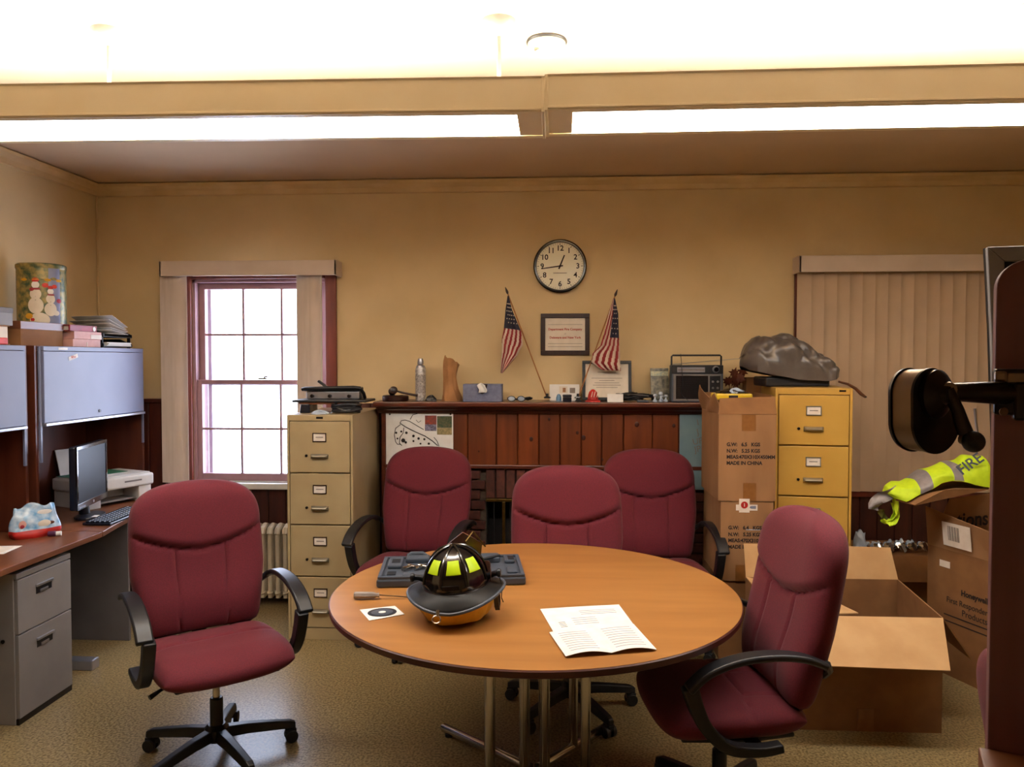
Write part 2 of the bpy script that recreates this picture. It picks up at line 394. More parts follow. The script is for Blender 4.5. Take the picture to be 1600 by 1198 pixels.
z0 = .80
for x0, x1 in ((aY(259,600,5.13).x, aY(287,600,5.13).x), (aY(472,600,5.13).x, aY(497,600,5.13).x)):
    for i in range(9): vane(vb, x0+(x1-x0)*i/8, 5.145-.0045*i, z0, 2.22, R(8), 'vane2', .075)
MB().tube([(aY(501,500,5.1).x, 5.105, 2.2), (aY(501,500,5.1).x+.004, 5.105, 1.2)], .003, 6).build('wand', 'white_paint', vb)
vb2 = thing('vertical_blind', 'closed cream vertical blind covering the window behind the yellow filing cabinet', 'blind')
valance(vb2, 1.545, 3.1, 2.20, 2.305, 5.06)
x = 1.60
while x < 3.05: vane(vb2, x, 5.13, .785, 2.22, R(-11), 'vane'); x += .0805
h = holder('window_2')
for a in ((1.555, 1.60, .78, 2.30), (2.99, 3.05, .78, 2.30)): bx(a[0], a[1], YB-.028, YB, a[2], a[3]).build('casing', 'casing', h, bevel=.004)
bx(1.60, 2.99, YB-.02, YB-.001, .78, 2.28).build('shaded_sash', 'sash', h); bx(1.55, 3.06, YB-.05, YB, .745, .78).build('stool', 'casing', h, bevel=.004)

# ------------------------------------------------------------------ fireplace chimney piece
fp = holder('trim_12')
FY = 5.0
X0m, X1m = -1.135, 1.22
zt = 1.297; zb = .955
bx(X0m, X1m, FY+.01, YB, zb, 1.33).build('backing', 'pinedark', fp)
edges = [597, 640, 690, 731, 776, 809, 842, 875, 908, 940, 974, 1019, 1060, 1095, 1130, 1163]
ex = [aY(p, 690, FY).x for p in edges]; ex[0] = X0m+.012; ex[-1] = X1m
for a, b in zip(ex[:-1], ex[1:]):
    bx(a+.0025, b-.0025, FY-.010, FY+.012, zb, zt+.02).build('pine_board', 'pine', fp, bevel=.004, seg=1)
for px, py, r in ((830,686,6),(902,676,4.5),(912,684,6.5),(995,663,7),(1053,665,5),(858,655,4),(941,718,4),(748,705,2.5)):
    c = aY(px, py, FY-.011); rr = r*FY/F*.62
    MB().ell((0,0,0), rr*.8, .0022, rr, 14, 6).build('knot', 'knot', fp, loc=c, smooth=True)
bx(X0m-.005, X0m+.022, FY-.02, YB, 0, zt+.03).build('end_post', 'pinedark', fp, bevel=.004)
bx(X1m-.0, X1m+.025, FY-.02, YB, 0, zt+.03).build('end_post', 'pinedark', fp, bevel=.004)
bx(X0m, X1m, FY-.02, FY+.01, zb-.02, zb+.004).build('lower_moulding', 'pinedark', fp, bevel=.004)
# mantel shelf
ms = thing('mantel_shelf', 'dark red-brown wooden mantel shelf above the knotty pine boards', 'shelf')
MZ = 1.372
bx(-1.176, 1.27, FY-.11, YB-.001, MZ-.032, MZ).build('shelf_board', 'pinedark', ms, bevel=.008)
MB().prism([(FY-.085,MZ-.034),(FY-.07,MZ-.05),(FY-.045,MZ-.058),(FY-.03,MZ-.075),(FY-.012,MZ-.078),(FY-.012,MZ-.034)], -1.162, 1.245, 'YZ').build('cove_moulding', 'pinedark', ms)
# brick surround, brick by brick
br = holder('wall_fireplace')
OX0, OX1, OZ = -.46, .50, .735
for q in ((X0m+.022, OX0, 0, zb-.02), (OX1, X1m, 0, zb-.02), (OX0, OX1, OZ, zb-.02)):
    bx(q[0], q[1], FY+.03, YB, q[2], q[3]).build('mortar_bed', 'mortar', br)
bmesh_brick = bx(-.097, .097, -.02, .03, -.028, .028).build('brick', 'brick', br, bevel=.004, seg=1)
half = bx(-.046, .046, -.02, .03, -.028, .028).build('brick', 'brick', br, bevel=.004, seg=1)
sold = bx(-.0285, .0285, -.022, .03, -.095, .095).build('brick', 'brick', br, bevel=.004, seg=1)
protos = [bmesh_brick, half, sold]; used = [0,0,0]
def putb(k, x, z):
    if used[k] == 0: o = protos[k]
    else: o = protos[k].copy(); C.objects.link(o)
    used[k] += 1; o.location = (x, FY+.022, z)
for row in range(14):
    z = .033+row*.066
    if z+.03 > zb-.02: break
    off = 0 if row % 2 else .103
    x = X0m+.03+.1+off-.206
    while x < X1m-.0:
        l, r_ = x-.097, x+.097
        if l >= X0m+.024 and r_ <= X1m-.002:
            inside = r_ > OX0-.0 and l < OX1+.0 and z < OZ+.2
            if not inside: putb(0, x, z)
            elif l < OX0 and OX0-l > .09 and z < OZ+.2: putb(1, OX0-.05, z)
            elif r_ > OX1 and r_-OX1 > .09 and z < OZ+.2: putb(1, OX1+.05, z)
        x += .206
x = OX0+.032
while x < OX1-.02: putb(2, x, OZ+.1); x += .0655
fb = thing('fireplace_firebox', 'black fireplace opening behind the middle chair', 'fireplace')
bx(OX0+.004, OX1-.004, YB-.03, YB-.004, 0.002, OZ-.02).build('back_plate', 'matte_black', fb)
for q in ((OX0+.001, OX0+.004), (OX1-.004, OX1-.001)): bx(q[0], q[1], FY+.031, YB-.004, 0.002, OZ-.002).build('side_plate', 'matte_black', fb)
bx(OX0+.004, OX1-.004, FY+.031, YB-.004, OZ-.02, OZ-.002).build('throat_plate', 'matte_black', fb)
bx(OX0+.002, OX1-.002, FY-.012, FY+.028, OZ-.016, OZ+.002).build('lintel_bar', 'brass', fb, bevel=.002)
for px in (700, 787): bx(aY(px,820,FY-.01).x-.01, aY(px,820,FY-.01).x+.01, FY-.012, FY+.018, 0, OZ-.018).build('screen_post', 'brass', fb, bevel=.002)
for k in range(9):
    xx = OX0+.05+k*.107; bx(xx, xx+.006, FY+.004, FY+.018, .02, OZ-.02).build('screen_bar', 'matte_black', fb)
# posters on the pine boards
ps = thing('poster', 'dog in helmet drawing with a pasted photo, pinned left on the pine boards', 'poster')
a = aY(603,645,FY-.014); b = aY(708,645,FY-.014)
PX0, PX1, PZ1 = a.x, b.x, 1.293
bx(PX0, PX1, FY-.0135, FY-.012, .86, PZ1).build('sheet', 'paper', ps)
def pp(px, py, y=FY-.0145): return aY(px, py, y)
dr = MB()
def line(pts, r=.0022): dr.tube([pp(*p) for p in pts], r, 5)
line([(625,661),(627,657),(633,656),(640,658),(650,664),(662,671)]); line([(625,661),(634,667),(650,675),(664,681),(676,689),(684,696)], .0028)
line([(641,655),(645,648),(652,646)]); line([(626,663),(618,669),(616,679),(618,690),(621,694),(626,694)])
line([(678,683),(683,689),(686,697)]); line([(631,668),(630,676),(625,683),(624,692),(628,696)]); line([(650,656),(654,660),(658,657)], .0015)
dr.build('outline', 'ink', ps)
for px, py, r in ((619,676,2),(627,674,1.8),(635,676,2.3),(646,681,2.3),(654,685,2.2),(663,686,2),(670,693,2.1),(621,685,1.6),(630,688,3.6),(634,691,2.2),(646,689,1.8),(657,693,1.7)):
    MB().ell((0,0,0), r*.0038, .0008, r*.0038, 10, 5).build('spot', 'ink', ps, loc=pp(px,py))
def patch(m, x0, y0, x1, y1, yy, par, nm='picture'):
    a = aY(x0,y0,yy); b = aY(x1,y1,yy); return bx(a.x, b.x, yy, yy+.0008, b.z, a.z).build(nm, m, par)
patch(pm('pic_red','9c3a24','6b3a34',60,.6), 664, 649, 682, 663, FY-.0148, ps); patch(pm('pic_crowd','8c8aa4','4c4458',90,.6), 664, 663, 682, 673, FY-.0148, ps)
patch(pm('pic_green','2f4a30','5f5a3c',80,.6), 683, 650, 706, 668, FY-.0148, ps); patch(pm('pic_sand','a89468','7c7450',60,.6), 683, 668, 706, 679, FY-.0148, ps)
for px in (609, 704): MB().ell(pp(px,647), .006, .004, .006, 10, 6).build('pin', 'ink', ps, smooth=True)
p2 = thing('poster', 'pale blue lettered poster at the right end of the pine boards', 'poster')
a = aY(1062,645,FY-.014)
bx(a.x, a.x+.29, FY-.0135, FY-.012, .81, 1.293).build('sheet', 'poster_blue', p2)
for i, (s_, z) in enumerate((('I', 1.27), ('J', 1.21), ('UP', 1.15), ('JP', 1.10))):
    text(s_, .055, 'greyink', p2, (a.x+.115, FY-.0145, z-.03), (R(90), R(-12), 0))

# ------------------------------------------------------------------ ceiling: pendant fluorescent fixtures, alarm
def emis(name, col, st):
    m = bpy.data.materials.new(name); m.use_nodes = True; b = m.node_tree.nodes['Principled BSDF']
    b.inputs['Base Color'].default_value = (.9,.88,.84,1); b.inputs['Emission Color'].default_value = col+(1,); b.inputs['Emission Strength'].default_value = st
    return m
EM_D = emis('lit_diffuser', LAMP_COL, LAMP_DOWN); EM_U = emis('lit_tube', LAMP_COL, LAMP_UP)
def fixture(x0, x1, z0, label, dy=0, tilt=0):
    z1 = z0+.118; ya, yb = 2.645+dy, 2.955+dy
    f = thing('pendant_light_fixture', label, 'ceiling light', ((x0+x1)/2, (ya+yb)/2, z0), group=None)
    L = (x1-x0)/2; W = (yb-ya)/2
    for s_ in (-1, 1):
        prof = [(s_*W, .004), (s_*W, .112), (s_*(W+.006), .118), (s_*(W-.012), .118), (s_*(W-.010), .02), (s_*(W-.03), .0), (s_*(W+.0), .0)]
        MB().prism(prof, -L, L, 'YZ').build('side_panel', 'fixture', f)
        bx(-L, L, s_*W-.005*(s_>0)*0-.004, s_*W+.004, .006, .014).build('lip', 'fixture', f, bevel=.001)
        bx(s_*L-.006, s_*L+.006, -W-.004, W+.004, -.002, .118).build('end_plate', 'fixture', f, bevel=.002)
    bx(-L, L, -W+.012, W-.012, .045, .05).build('gear_tray', 'fixture', f)
    for s_ in (-1, 1): bx(s_*L, s_*(L-.09), -W+.03, W-.03, .002, .012).build('lamp_holder_cover', 'fixture', f)
    bx(-L+.092, L-.092, -W+.03, W-.03, .004, .012).build('diffuser', EM_D, f)
    for yy in (-.07, .07): MB().cyl((-L+.05,yy,.075), (L-.05,yy,.075), .013, n=10).build('tube', EM_U, f, smooth=True)
    return f
ZF = 2.485
f1 = fixture(-2.55, -.048, ZF, 'long cream pendant light fixture hanging left of the ceiling joint')
f1.rotation_euler = (0, R(.35), 0)
f2 = fixture(-.036, 2.45, ZF, 'long cream pendant light fixture hanging right of the ceiling joint')
f2.rotation_euler = (0, 0, R(-.3))
def stem(px, label, X):
    t = thing('ceiling_stem', label, 'light stem', (X, 2.8, ZF+.125))
    MB().cyl((0,0,-.07),(0,0,.19), .008, n=12).build('rod', 'stempaint', t, smooth=True)
    MB().lathe([(.03,-.004),(.03,.004),(.012,.012)], 20).build('foot_plate', 'stempaint', t, smooth=True)
    MB().lathe([(.012,.185),(.02,.19),(.055,.215),(.062,.239),(.062,.2398)], 28).build('canopy', 'stempaint', t, smooth=True)
stem(0, 'white hanging rod with round canopy, leftmost of the three at the ceiling', aZ(168,90,2.75).x)
stem(0, 'white hanging rod with round canopy beside the smoke alarm', aZ(782,90,2.75).x)
stem(0, 'white hanging rod with round canopy near the right edge of the ceiling', aZ(1586,75,2.75).x)
sa = thing('smoke_alarm', 'round cream smoke alarm on the ceiling above the fixture joint', 'smoke alarm', (aZ(855,88,ZC).x, 2.98, ZC))
MB().lathe([(.075,0),(.078,-.006),(.075,-.012)], 32).build('mount_ring', 'black_plastic', sa, smooth=True)
MB().lathe([(.072,-.012),(.072,-.03),(.066,-.036),(.05,-.04),(.046,-.05),(.02,-.054)], 32).build('housing', 'smoke', sa, smooth=True)
MB().lathe([(.012,-.03),(.012,-.047)], 14, (-.035,-.03,0)).build('sensor_button', 'steel_handle', sa, smooth=True)

# ------------------------------------------------------------------ office chairs
def chair_proto():
    t = thing('office_chair', '', 'chair', group='maroon office chairs')
    H0, HH = .47, .635
    def Wd(v):
        w0 = .232+.046*min(1, v/.42)**.8 - .012*max(0, (v-.6)/.4)
        if v > .72: w0 *= max(0, 1-((v-.72)/.28)**2.8)**(1/2.8)*.999+.001
        if v < .08: w0 *= .86+.14*math.sqrt(max(0, 1-((.08-v)/.08)**2))
        return w0
    def vv(v): return math.sin(v*math.pi/2)**.9 if v > 0 else 0
    def bk(side):
        def fn(u, v):
            q = vv(v); U = 2*u-1; U = math.copysign(1-(1-abs(U))**1.3, U)
            x = U*Wd(q); z = q*HH 
            puff = max(0, 1-abs(U)**7)**.5*max(0, 1-abs(2*q-1)**11)**.5
            if side > 0:
                y = -.066*puff
                za = .555+.13*abs(U)**1.7
                g = math.exp(-((q-za)/.010)**2)
                if q < za: g = max(g, math.exp(-((abs(x)-.098-.012*q)/.0045)**2)*.8)
                y += .014*g*puff
                if q > za: y -= .016*puff*min(1, (q-za)/.05)
                y -= .016*math.exp(-((q-.22)/.16)**2)*puff
            else: y = .048*puff
            y += .02*(U*U-.3)*-1.0
            yb = .175*q-.10*q*q*0 + .018*math.sin(q*math.pi)*0
            return (x, .215+y+yb*.72, H0+z)
        return fn
    MB().grid(bk(1), 60, 70).grid(bk(-1), 60, 70).build('backrest', 'maroon', t, smooth=60, weld=True)
    def st(side):
        def fn(u, v):
            U, V = 2*u-1, 2*v-1; U = math.copysign(1-(1-abs(U))**1.4, U); V = math.copysign(1-(1-abs(V))**1.4, V)
            x = .268*U*math.sqrt(1-.15*V**4)*(1-.05*(V if V > 0 else 0)); y = -.015+.255*V*math.sqrt(1-.22*abs(U)**3.2)
            pf = max(0, 1-abs(U)**6)**.5*max(0, 1-abs(V)**5)**.5
            if side > 0:
                z = .052*pf
                if V > .25: z -= .010*math.exp(-((abs(x)-.105)/.005)**2)*pf
                z -= .010*math.exp(-((V-.25+.12*U*U)/.03)**2)*pf
            else: z = -.056*pf
            z += -.03*max(0, -V-.35)**1.5+.012*U*U
            return (x, y, .435+z)
        return fn
    MB().grid(st(1), 54, 54).grid(st(-1), 54, 54).build('seat', 'maroon', t, smooth=60, weld=True)
    def smoothpath(p, n=5):
        out = []
        for i in range(len(p)-1):
            p0, p1, p2, p3 = p[max(i-1,0)], p[i], p[i+1], p[min(i+2,len(p)-1)]
            for k in range(n):
                s_ = k/n
                out.append(tuple(.5*((2*p1[c])+(-p0[c]+p2[c])*s_+(2*p0[c]-5*p1[c]+4*p2[c]-p3[c])*s_*s_+(-p0[c]+3*p1[c]-3*p2[c]+p3[c])*s_**3) for c in (0,1)))
        return out+[p[-1]]
    pad = smoothpath([(.24,.66),(.16,.69),(.06,.70),(-.05,.69),(-.15,.655),(-.215,.60)])
    n = len(pad)
    for s_ in (-1, 1):
        ar = MB().sweep(pad, [.040+.022*math.sin(math.pi*.5*min(1,i/(n-1)*1.6)) for i in range(n)], .022, s_*.305)
        ar.build('armrest', 'black_plastic', t, bevel=.007, seg=2, smooth=50)
        lo = smoothpath([(-.205,.605),(-.185,.54),(-.15,.47),(-.08,.405),(.02,.39),(.10,.40)])
        MB().sweep(lo, .045, [.052-.026*(i/(len(lo)-1)) for i in range(len(lo))], s_*.290).build('arm_support', 'black_plastic', t, bevel=.005, seg=2, smooth=50)
        MB().obox((s_*.22, .03, .385), (.15, .05, .012)).build('arm_bracket', 'black_plastic', t, bevel=.003)
        MB().tube([(s_*.302,.24,.665),(s_*.262,.268,.63),(s_*.225,.268,.60)], .014, 8).build('arm_joint', 'black_plastic', t, smooth=True)
    MB().prism([(-.20,-.20),(.20,-.20),(.22,.0),(.19,.19),(-.19,.19),(-.22,.0)], .376, .392).build('seat_pan', 'black_plastic', t, bevel=.006)
    MB().box(-.055,.055,-.10,.12,.325,.378).build('tilt_mechanism', 'black_plastic', t, bevel=.012)
    MB().sweep([(.10,.345),(.22,.35),(.262,.40),(.285,.52),(.30,.62)], .06, .014, 0).build('back_bracket', 'black_plastic', t, bevel=.004)
    MB().tube([(-.05,0,.345),(-.17,-.01,.345),(-.215,-.02,.340),(-.26,-.035,.325)], [.005,.005,.007,.011], 8).build('height_lever', 'black_plastic', t, smooth=True)
    MB().cyl((0,0,.19),(0,0,.33), .0145, n=16).build('gas_lift', 'chrome', t, smooth=True)
    MB().lathe([(.03,.07),(.032,.12),(.026,.13),(.026,.245),(.022,.25)], 20).build('column_sleeve', 'black_plastic', t, smooth=35)
    MB().lathe([(.045,.075),(.05,.085),(.048,.125),(.034,.14)], 20).build('base_hub', 'black_plastic', t, smooth=35)
    lg = None
    for k in range(5):
        a = R(72*k)
        if lg is None:
            m = MB(); pr_ = [(.03,.122,.056,.040),(.12,.116,.050,.036),(.22,.102,.044,.032),(.295,.090,.040,.028),(.318,.080,.032,.020)]
            vs = []
            for d, z, ww, th in pr_:
                vs += [(d,-ww/2,z-th),(d,ww/2,z-th),(d,ww*.36,z+.004),(d,-ww*.36,z+.004)]
            fs = [(i*4+j, i*4+(j+1)%4, (i+1)*4+(j+1)%4, (i+1)*4+j) for i in range(4) for j in range(4)]+[(3,2,1,0),(16,17,18,19)]
            m.add(vs, fs); lg = m.build('base_leg', 'black_plastic', t, bevel=.005)
            cs = MB()
            for s_ in (-1, 1): cs.cyl((.30,s_*.007,.027),(.30,s_*.026,.027), .0265, n=18)
            cs.obox((.298,0,.045), (.045,.03,.026)); cs.cyl((.30,0,.04),(.30,0,.085), .006, n=8)
            c0 = cs.build('caster', 'black_plastic', lg, bevel=.003, smooth=35); l0, first = lg, True
            l0.rotation_euler = (0,0,a); l0.name = 'base_leg'
        else:
            l = l0.copy(); C.objects.link(l); l.parent = t; l.rotation_euler = (0,0,a)
            c = c0.copy(); C.objects.link(c); c.parent = l
    return t
ch = chair_proto()
def put_chair(x, y, rz, base, label, first=False, dz=0):
    o = ch if first else dup(ch)
    o.location = (x, y, 0); o.rotation_euler = (0,0,R(rz)); o['label'] = label
    for l in [c for c in bpy.data.objects if c.parent == o and c.name.startswith('base_leg')]:
        pass
    legs = sorted([c for c in bpy.data.objects if c.parent == o and c.name.startswith('base_leg')], key=lambda c: c.name)
    for k, l in enumerate(legs): l.rotation_euler = (0,0,R(72*k+base-rz))
    return o
bpy.context.view_layer.update()
put_chair(-1.40, 3.08, 39, 29.5, 'maroon office chair standing alone in the left foreground before the radiator', True)
put_chair(-.835, 4.40, -10, 50, 'maroon office chair between the beige filing cabinet and the fireplace')
put_chair(.066, 3.59, 3, 15, 'maroon office chair pushed under the far side of the round table')
put_chair(.575, 4.36, 5, 40, 'maroon office chair against the mantel, left of the stacked cartons')
put_chair(.585, 2.77, -82, 54, 'maroon office chair turned sideways at the right side of the round table')
put_chair(1.195, 1.37, 88, 40, 'maroon office chair at the right edge, mostly hidden by the partition')

# ------------------------------------------------------------------ round table
TC = (-.085, 3.0)
tb = thing('round_table', 'large round wood-look meeting table on chrome tube legs', 'table', (TC[0], TC[1], 0))
MB().lathe([(.775,.712),(.782,.716),(.784,.735),(.780,.7385)], 128).build('edge_band', 'table_edge', tb, smooth=30)
MB().lathe([(.779,.7345),(.779,.7395),(.776,.740)], 128).build('table_top', 'table', tb, smooth=30)
MB().lathe([(.36,.69),(.36,.711)], 48).build('mounting_disc', 'black_plastic', tb)
for k, a in enumerate((141, 51, -39, -129)):
    ca, sa_ = math.cos(R(a)), math.sin(R(a))
    MB().cyl((ca*.25,sa_*.25,.03),(ca*.25,sa_*.25,.70), .019, n=20).build('leg', 'chrome', tb, smooth=True)
    MB().cyl((ca*.055,sa_*.055,.03),(ca*.055,sa_*.055,.70), .019, n=20).build('leg', 'chrome', tb, smooth=True)
    MB().tube([(ca*.02,sa_*.02,.028),(ca*.52,sa_*.52,.028),(ca*.535,sa_*.535,.028)], [.019,.019,.012], 20).build('foot_tube', 'chrome', tb, smooth=True)
    MB().lathe([(.018,0),(.018,.012)], 14, (ca*.49,sa_*.49,0)).build('glide', 'black_plastic', tb)

# ------------------------------------------------------------------ filing cabinets
def file_cabinet(name, label, x, y, rz, W, D, H, nd, mat, lip=.035, base=.07, hand='steel_handle'):
    t = thing(name, label, 'filing cabinet', (x, y, 0), rz)       # origin: middle of the front bottom edge
    b = MB().box(-W/2, W/2, .02, D, .0, H).box(-W/2, -W/2+.014, 0, .02, 0, H).box(W/2-.014, W/2, 0, .02, 0, H)
    b.box(-W/2+.014, W/2-.014, .0, .02, 0, base).box(-W/2+.014, W/2-.014, .0, .02, H-lip, H)
    b.build('body', mat, t, bevel=.002)
    dh = (H-lip-base)/nd
    for i in range(nd):
        z0 = base+dh*i+.004; z1 = base+dh*(i+1)-.004
        d = bx(-W/2+.018, W/2-.018, -.004, .019, z0, z1).build('drawer', mat, t, bevel=.003)
        zc = z1-dh*.30
        f_ = MB(); w_, h_ = .040, .026
        for q in ((-w_, w_, h_-.005, h_), (-w_, w_, -h_, -h_+.005), (-w_, -w_+.005, -h_, h_), (w_-.005, w_, -h_, h_)):
            f_.box(q[0], q[1], -.009, -.0035, zc+q[2], zc+q[3])
        f_.build('label_holder', 'dark_frame' if mat == 'beige' else 'steel_handle', d)
        bx(-w_+.005, w_-.005, -.006, -.0035, zc-h_+.005, zc+h_-.005).build('label_card', 'label', d)
        bx(-.022, .022, -.0065, -.006, zc-.002, zc+.003).build('card_print', 'greyink', d)
        zh = z1-dh*.66
        MB().grid(lambda u, v: (-.052+.104*u, -.005-.024*math.sin(v*math.pi)*min(1, min(u,1-u)*9)**.5, zh+.013-.026*v), 18, 8).build('handle', hand, d, smooth=True).modifiers.new('s', 'SOLIDIFY').thickness = .002
        MB().lathe([(.008,0),(.008,.006),(.004,.007)], 12, (-.078,-.004,zh+.002), (R(90),0,0)).build('lock', 'sharp_dark', d)
    return t
cb = file_cabinet('filing_cabinet', 'tall beige four-drawer filing cabinet beside the sash window', -1.375, 4.42, 0, .39, .68, 1.32, 4, 'beige')
bx(-.02, .02, -.0015, .0, 1.297, 1.309).build('maker_plate', 'sharp_dark', cb)
cy = file_cabinet('filing_cabinet', 'tall mustard yellow filing cabinet under the grey vinyl cover', 1.405, 4.32, R(-8), .40, .66, 1.485, 5, 'yellow', base=.05)
bx(.13, .165, -.0015, .0, 1.466, 1.476).build('maker_plate', 'sharp_dark', cy)

# radiator
rd = thing('radiator', 'cream cast iron radiator under the sash window', 'radiator', (-2.05, 5.06, 0))
r0 = None
for i in range(16):
    x = -.42+i*.052
    if r0 is None:
        m = MB()
        for yy in (-.055, .0, .055): m.tube([(0,yy,.06),(0,yy,.50)], .0155, 8)
        m.tube([(0,-.062,.485),(0,-.05,.515),(0,0,.53),(0,.05,.515),(0,.062,.485)], .021, 8).tube([(0,-.062,.10),(0,-.05,.075),(0,.05,.075),(0,.062,.10)], .020, 8)
        r0 = m.build('section', 'radiator', rd, smooth=True); r0.location = (x,0,0)
    else: o = r0.copy(); C.objects.link(o); o.location = (x,0,0)
MB().cyl((-.46,0,.495),(.40,0,.495), .012).cyl((-.46,0,.08),(.44,0,.08), .012).build('connecting_pipe', 'radiator', rd, smooth=True)
for x in (-.42, .36): bx(x-.015, x+.015, -.06, .06, 0, .07).build('foot', 'radiator', rd, bevel=.004)

# ------------------------------------------------------------------ things on the beige cabinet
CZ = 1.32
def P(px, py, Y): return aY(px, py, Y)
bb = thing('wooden_board', 'reddish wooden board under the hole punch on the beige cabinet', 'board', (-1.385, 4.72, CZ))
bx(-.17, .155, -.14, .10, .052, .064).build('plank', 'desktop', bb, bevel=.003)
bx(-.15, -.12, -.12, .08, 0, .052).build('rest', 'white_paint', bb); bx(.09, .12, -.12, .08, 0, .052).build('rest', 'black_plastic', bb)
hp = thing('hole_punch', 'black and steel desktop hole punch lying on the wooden board', 'hole punch', (-1.365, 4.72, CZ+.064))
bx(-.225, .225, -.15, .10, 0, .014).build('base_plate', 'black_plastic', hp, bevel=.004)
bx(-.17, .16, -.05, .05, .016, .062).build('punch_bar', 'alu', hp, bevel=.005)
for x in (-.13, -.02, .10): MB().lathe([(.011,0),(.011,.018),(.006,.022)], 12, (x,-.05,.035), (R(90),0,0)).build('punch_pin', 'sharp_dark', hp, smooth=30)
MB().tube([(-.19,-.06,.075),(-.17,-.07,.08),(.13,-.07,.088),(.165,-.06,.085),(.175,.0,.05),(.175,.03,.02)], .011, 8).build('press_handle', 'black_plastic', hp, smooth=True)
bx(-.185, .165, -.06, .04, .064, .088).build('cover_bar', 'black_plastic', hp, bevel=.006)
MB().obox((-.07,-.01,.10), (.09,.025,.014), (0,R(35),0)).build('paper_stop', 'black_plastic', hp, bevel=.003)
cs_ = thing('small_speaker', 'small black plastic box at the left edge of the beige cabinet top', 'box', (-1.515, 4.60, CZ))
MB().prism([(-.03,0),(.035,0),(.03,.055),(-.022,.055)], -.03, .03, 'XZ').build('housing', 'navy', cs_, bevel=.006)
def cable(name, label, pts, r, mat='black_plastic', cat='cable', cyc=3):
    out = []
    for i in range(len(pts)-1):
        p0, p1, p2, p3 = [Vector(pts[k]) for k in (max(i-1,0), i, i+1, min(i+2,len(pts)-1))]
        for k in range(5):
            s_ = k/5; out.append(.5*((2*p1)+(-p0+p2)*s_+(2*p0-5*p1+4*p2-p3)*s_*s_+(-p0+3*p1-3*p2+p3)*s_**3))
    out.append(Vector(pts[-1]))
    return tag(MB().tube(out, r, 7).build(name, mat, smooth=True), label, cat)
rng = random.Random(3)
pts = []
for k in range(34):
    a = k*1.25; pts.append((-1.255+.075*math.cos(a)*(1+.2*rng.random()), 4.56+.055*math.sin(a), CZ+.010+.055*(k/34)*abs(math.sin(k*1.7))+.01*(k/34)))
cable('coiled_cable', 'tangled black cable coiled at the right end of the beige cabinet top', pts, .0085)
pc = thing('crumpled_plastic_wrap', 'scrap of clear plastic at the front of the beige cabinet top', 'plastic wrap', (-1.40, 4.50, CZ))
def crump(rx, ry, rz, seed, amp=.25):
    rr = random.Random(seed); ph = [rr.random()*6 for _ in range(8)]
    def fn(u, v):
        a = 2*math.pi*u; b = -math.pi/2*0+math.pi/2*v
        k = 1+amp*(math.sin(3*a+ph[0])*.4+math.sin(7*a+ph[1]+4*v)*.3+math.sin(5*a+9*v+ph[2])*.3)
        return (rx*math.cos(a)*math.cos(b)*k, ry*math.sin(a)*math.cos(b)*k, rz*math.sin(b)*(1+amp*.5*math.sin(4*a+ph[3]))+.0001)
    return fn
MB().grid(crump(.05,.03,.022,1), 30, 8, wu=True).build('film', 'silver_film', pc, smooth=True)
MB().grid(lambda u, v: (.02+.05*u, .01+.02*v, .003+.01*math.sin(u*9)*v), 8, 4).build('torn_edge', 'silver_film', pc, smooth=True)

# ------------------------------------------------------------------ things on the mantel
my = FY+.02
def onm(px): return aY(px, 625, my).x
g = thing('sound_block', 'dark round wooden sound block under the gavel on the mantel', 'gavel block', (onm(618), my, MZ))
MB().lathe([(.082,0),(.086,.006),(.086,.030),(.080,.036)], 32).build('block', 'dark_frame', g, smooth=35); MB().lathe([(.05,.0355),(.05,.038)], 24).build('top_inlay', 'black_gloss', g)
g = thing('gavel', 'dark wooden gavel resting on its sound block at the mantel left', 'gavel', (onm(614), my, MZ+.038))
MB().lathe([(.020,-.038),(.026,-.034),(.026,-.02),(.021,-.015),(.024,0),(.021,.015),(.026,.02),(.026,.034),(.020,.038)], 20, (0,0,.0265), (R(80),0,R(20))).build('head', 'dark_frame', g, smooth=35)
MB().tube([(.015,0,.028),(.07,-.005,.014),(.165,-.01,-.004)], [.006,.007,.0085], 10).build('handle', 'dark_frame', g, smooth=True)
s = thing('spray_can', 'white and silver spray can standing on the mantel', 'spray can', (onm(656), my+.03, MZ))
MB().lathe([(.031,0),(.034,.004),(.034,.205),(.030,.218)], 28).build('can', pm('can_print', 'd6d2ce', '8f8a88', 60, .35, metal=.3), s, smooth=35)
MB().lathe([(.0345,.05),(.0345,.17)], 28).build('printed_band', pm('can_band', 'b9b2ae', '7d7876', 90, .5), s, smooth=35)
MB().lathe([(.030,.2181),(.026,.230),(.014,.236),(.014,.242)], 24).build('shoulder', 'alu', s, smooth=35)
MB().lathe([(.020,.238),(.020,.255),(.016,.275),(.010,.278)], 20).build('cap', 'alu', s, smooth=35)
s = thing('putty_lump', 'small black lump of putty beside the paper bag on the mantel', 'small object', (onm(675), my-.03, MZ))
MB().grid(crump(.036,.025,.036,5), 24, 8, wu=True).build('lump', 'black_plastic', s, smooth=True); MB().ell((.005,-.01,.03),.012,.01,.012).build('bump', 'black_plastic', s, smooth=True)
s = thing('paper_bag', 'tall twisted brown paper bottle bag on the mantel', 'paper bag', (onm(706), my+.01, MZ))
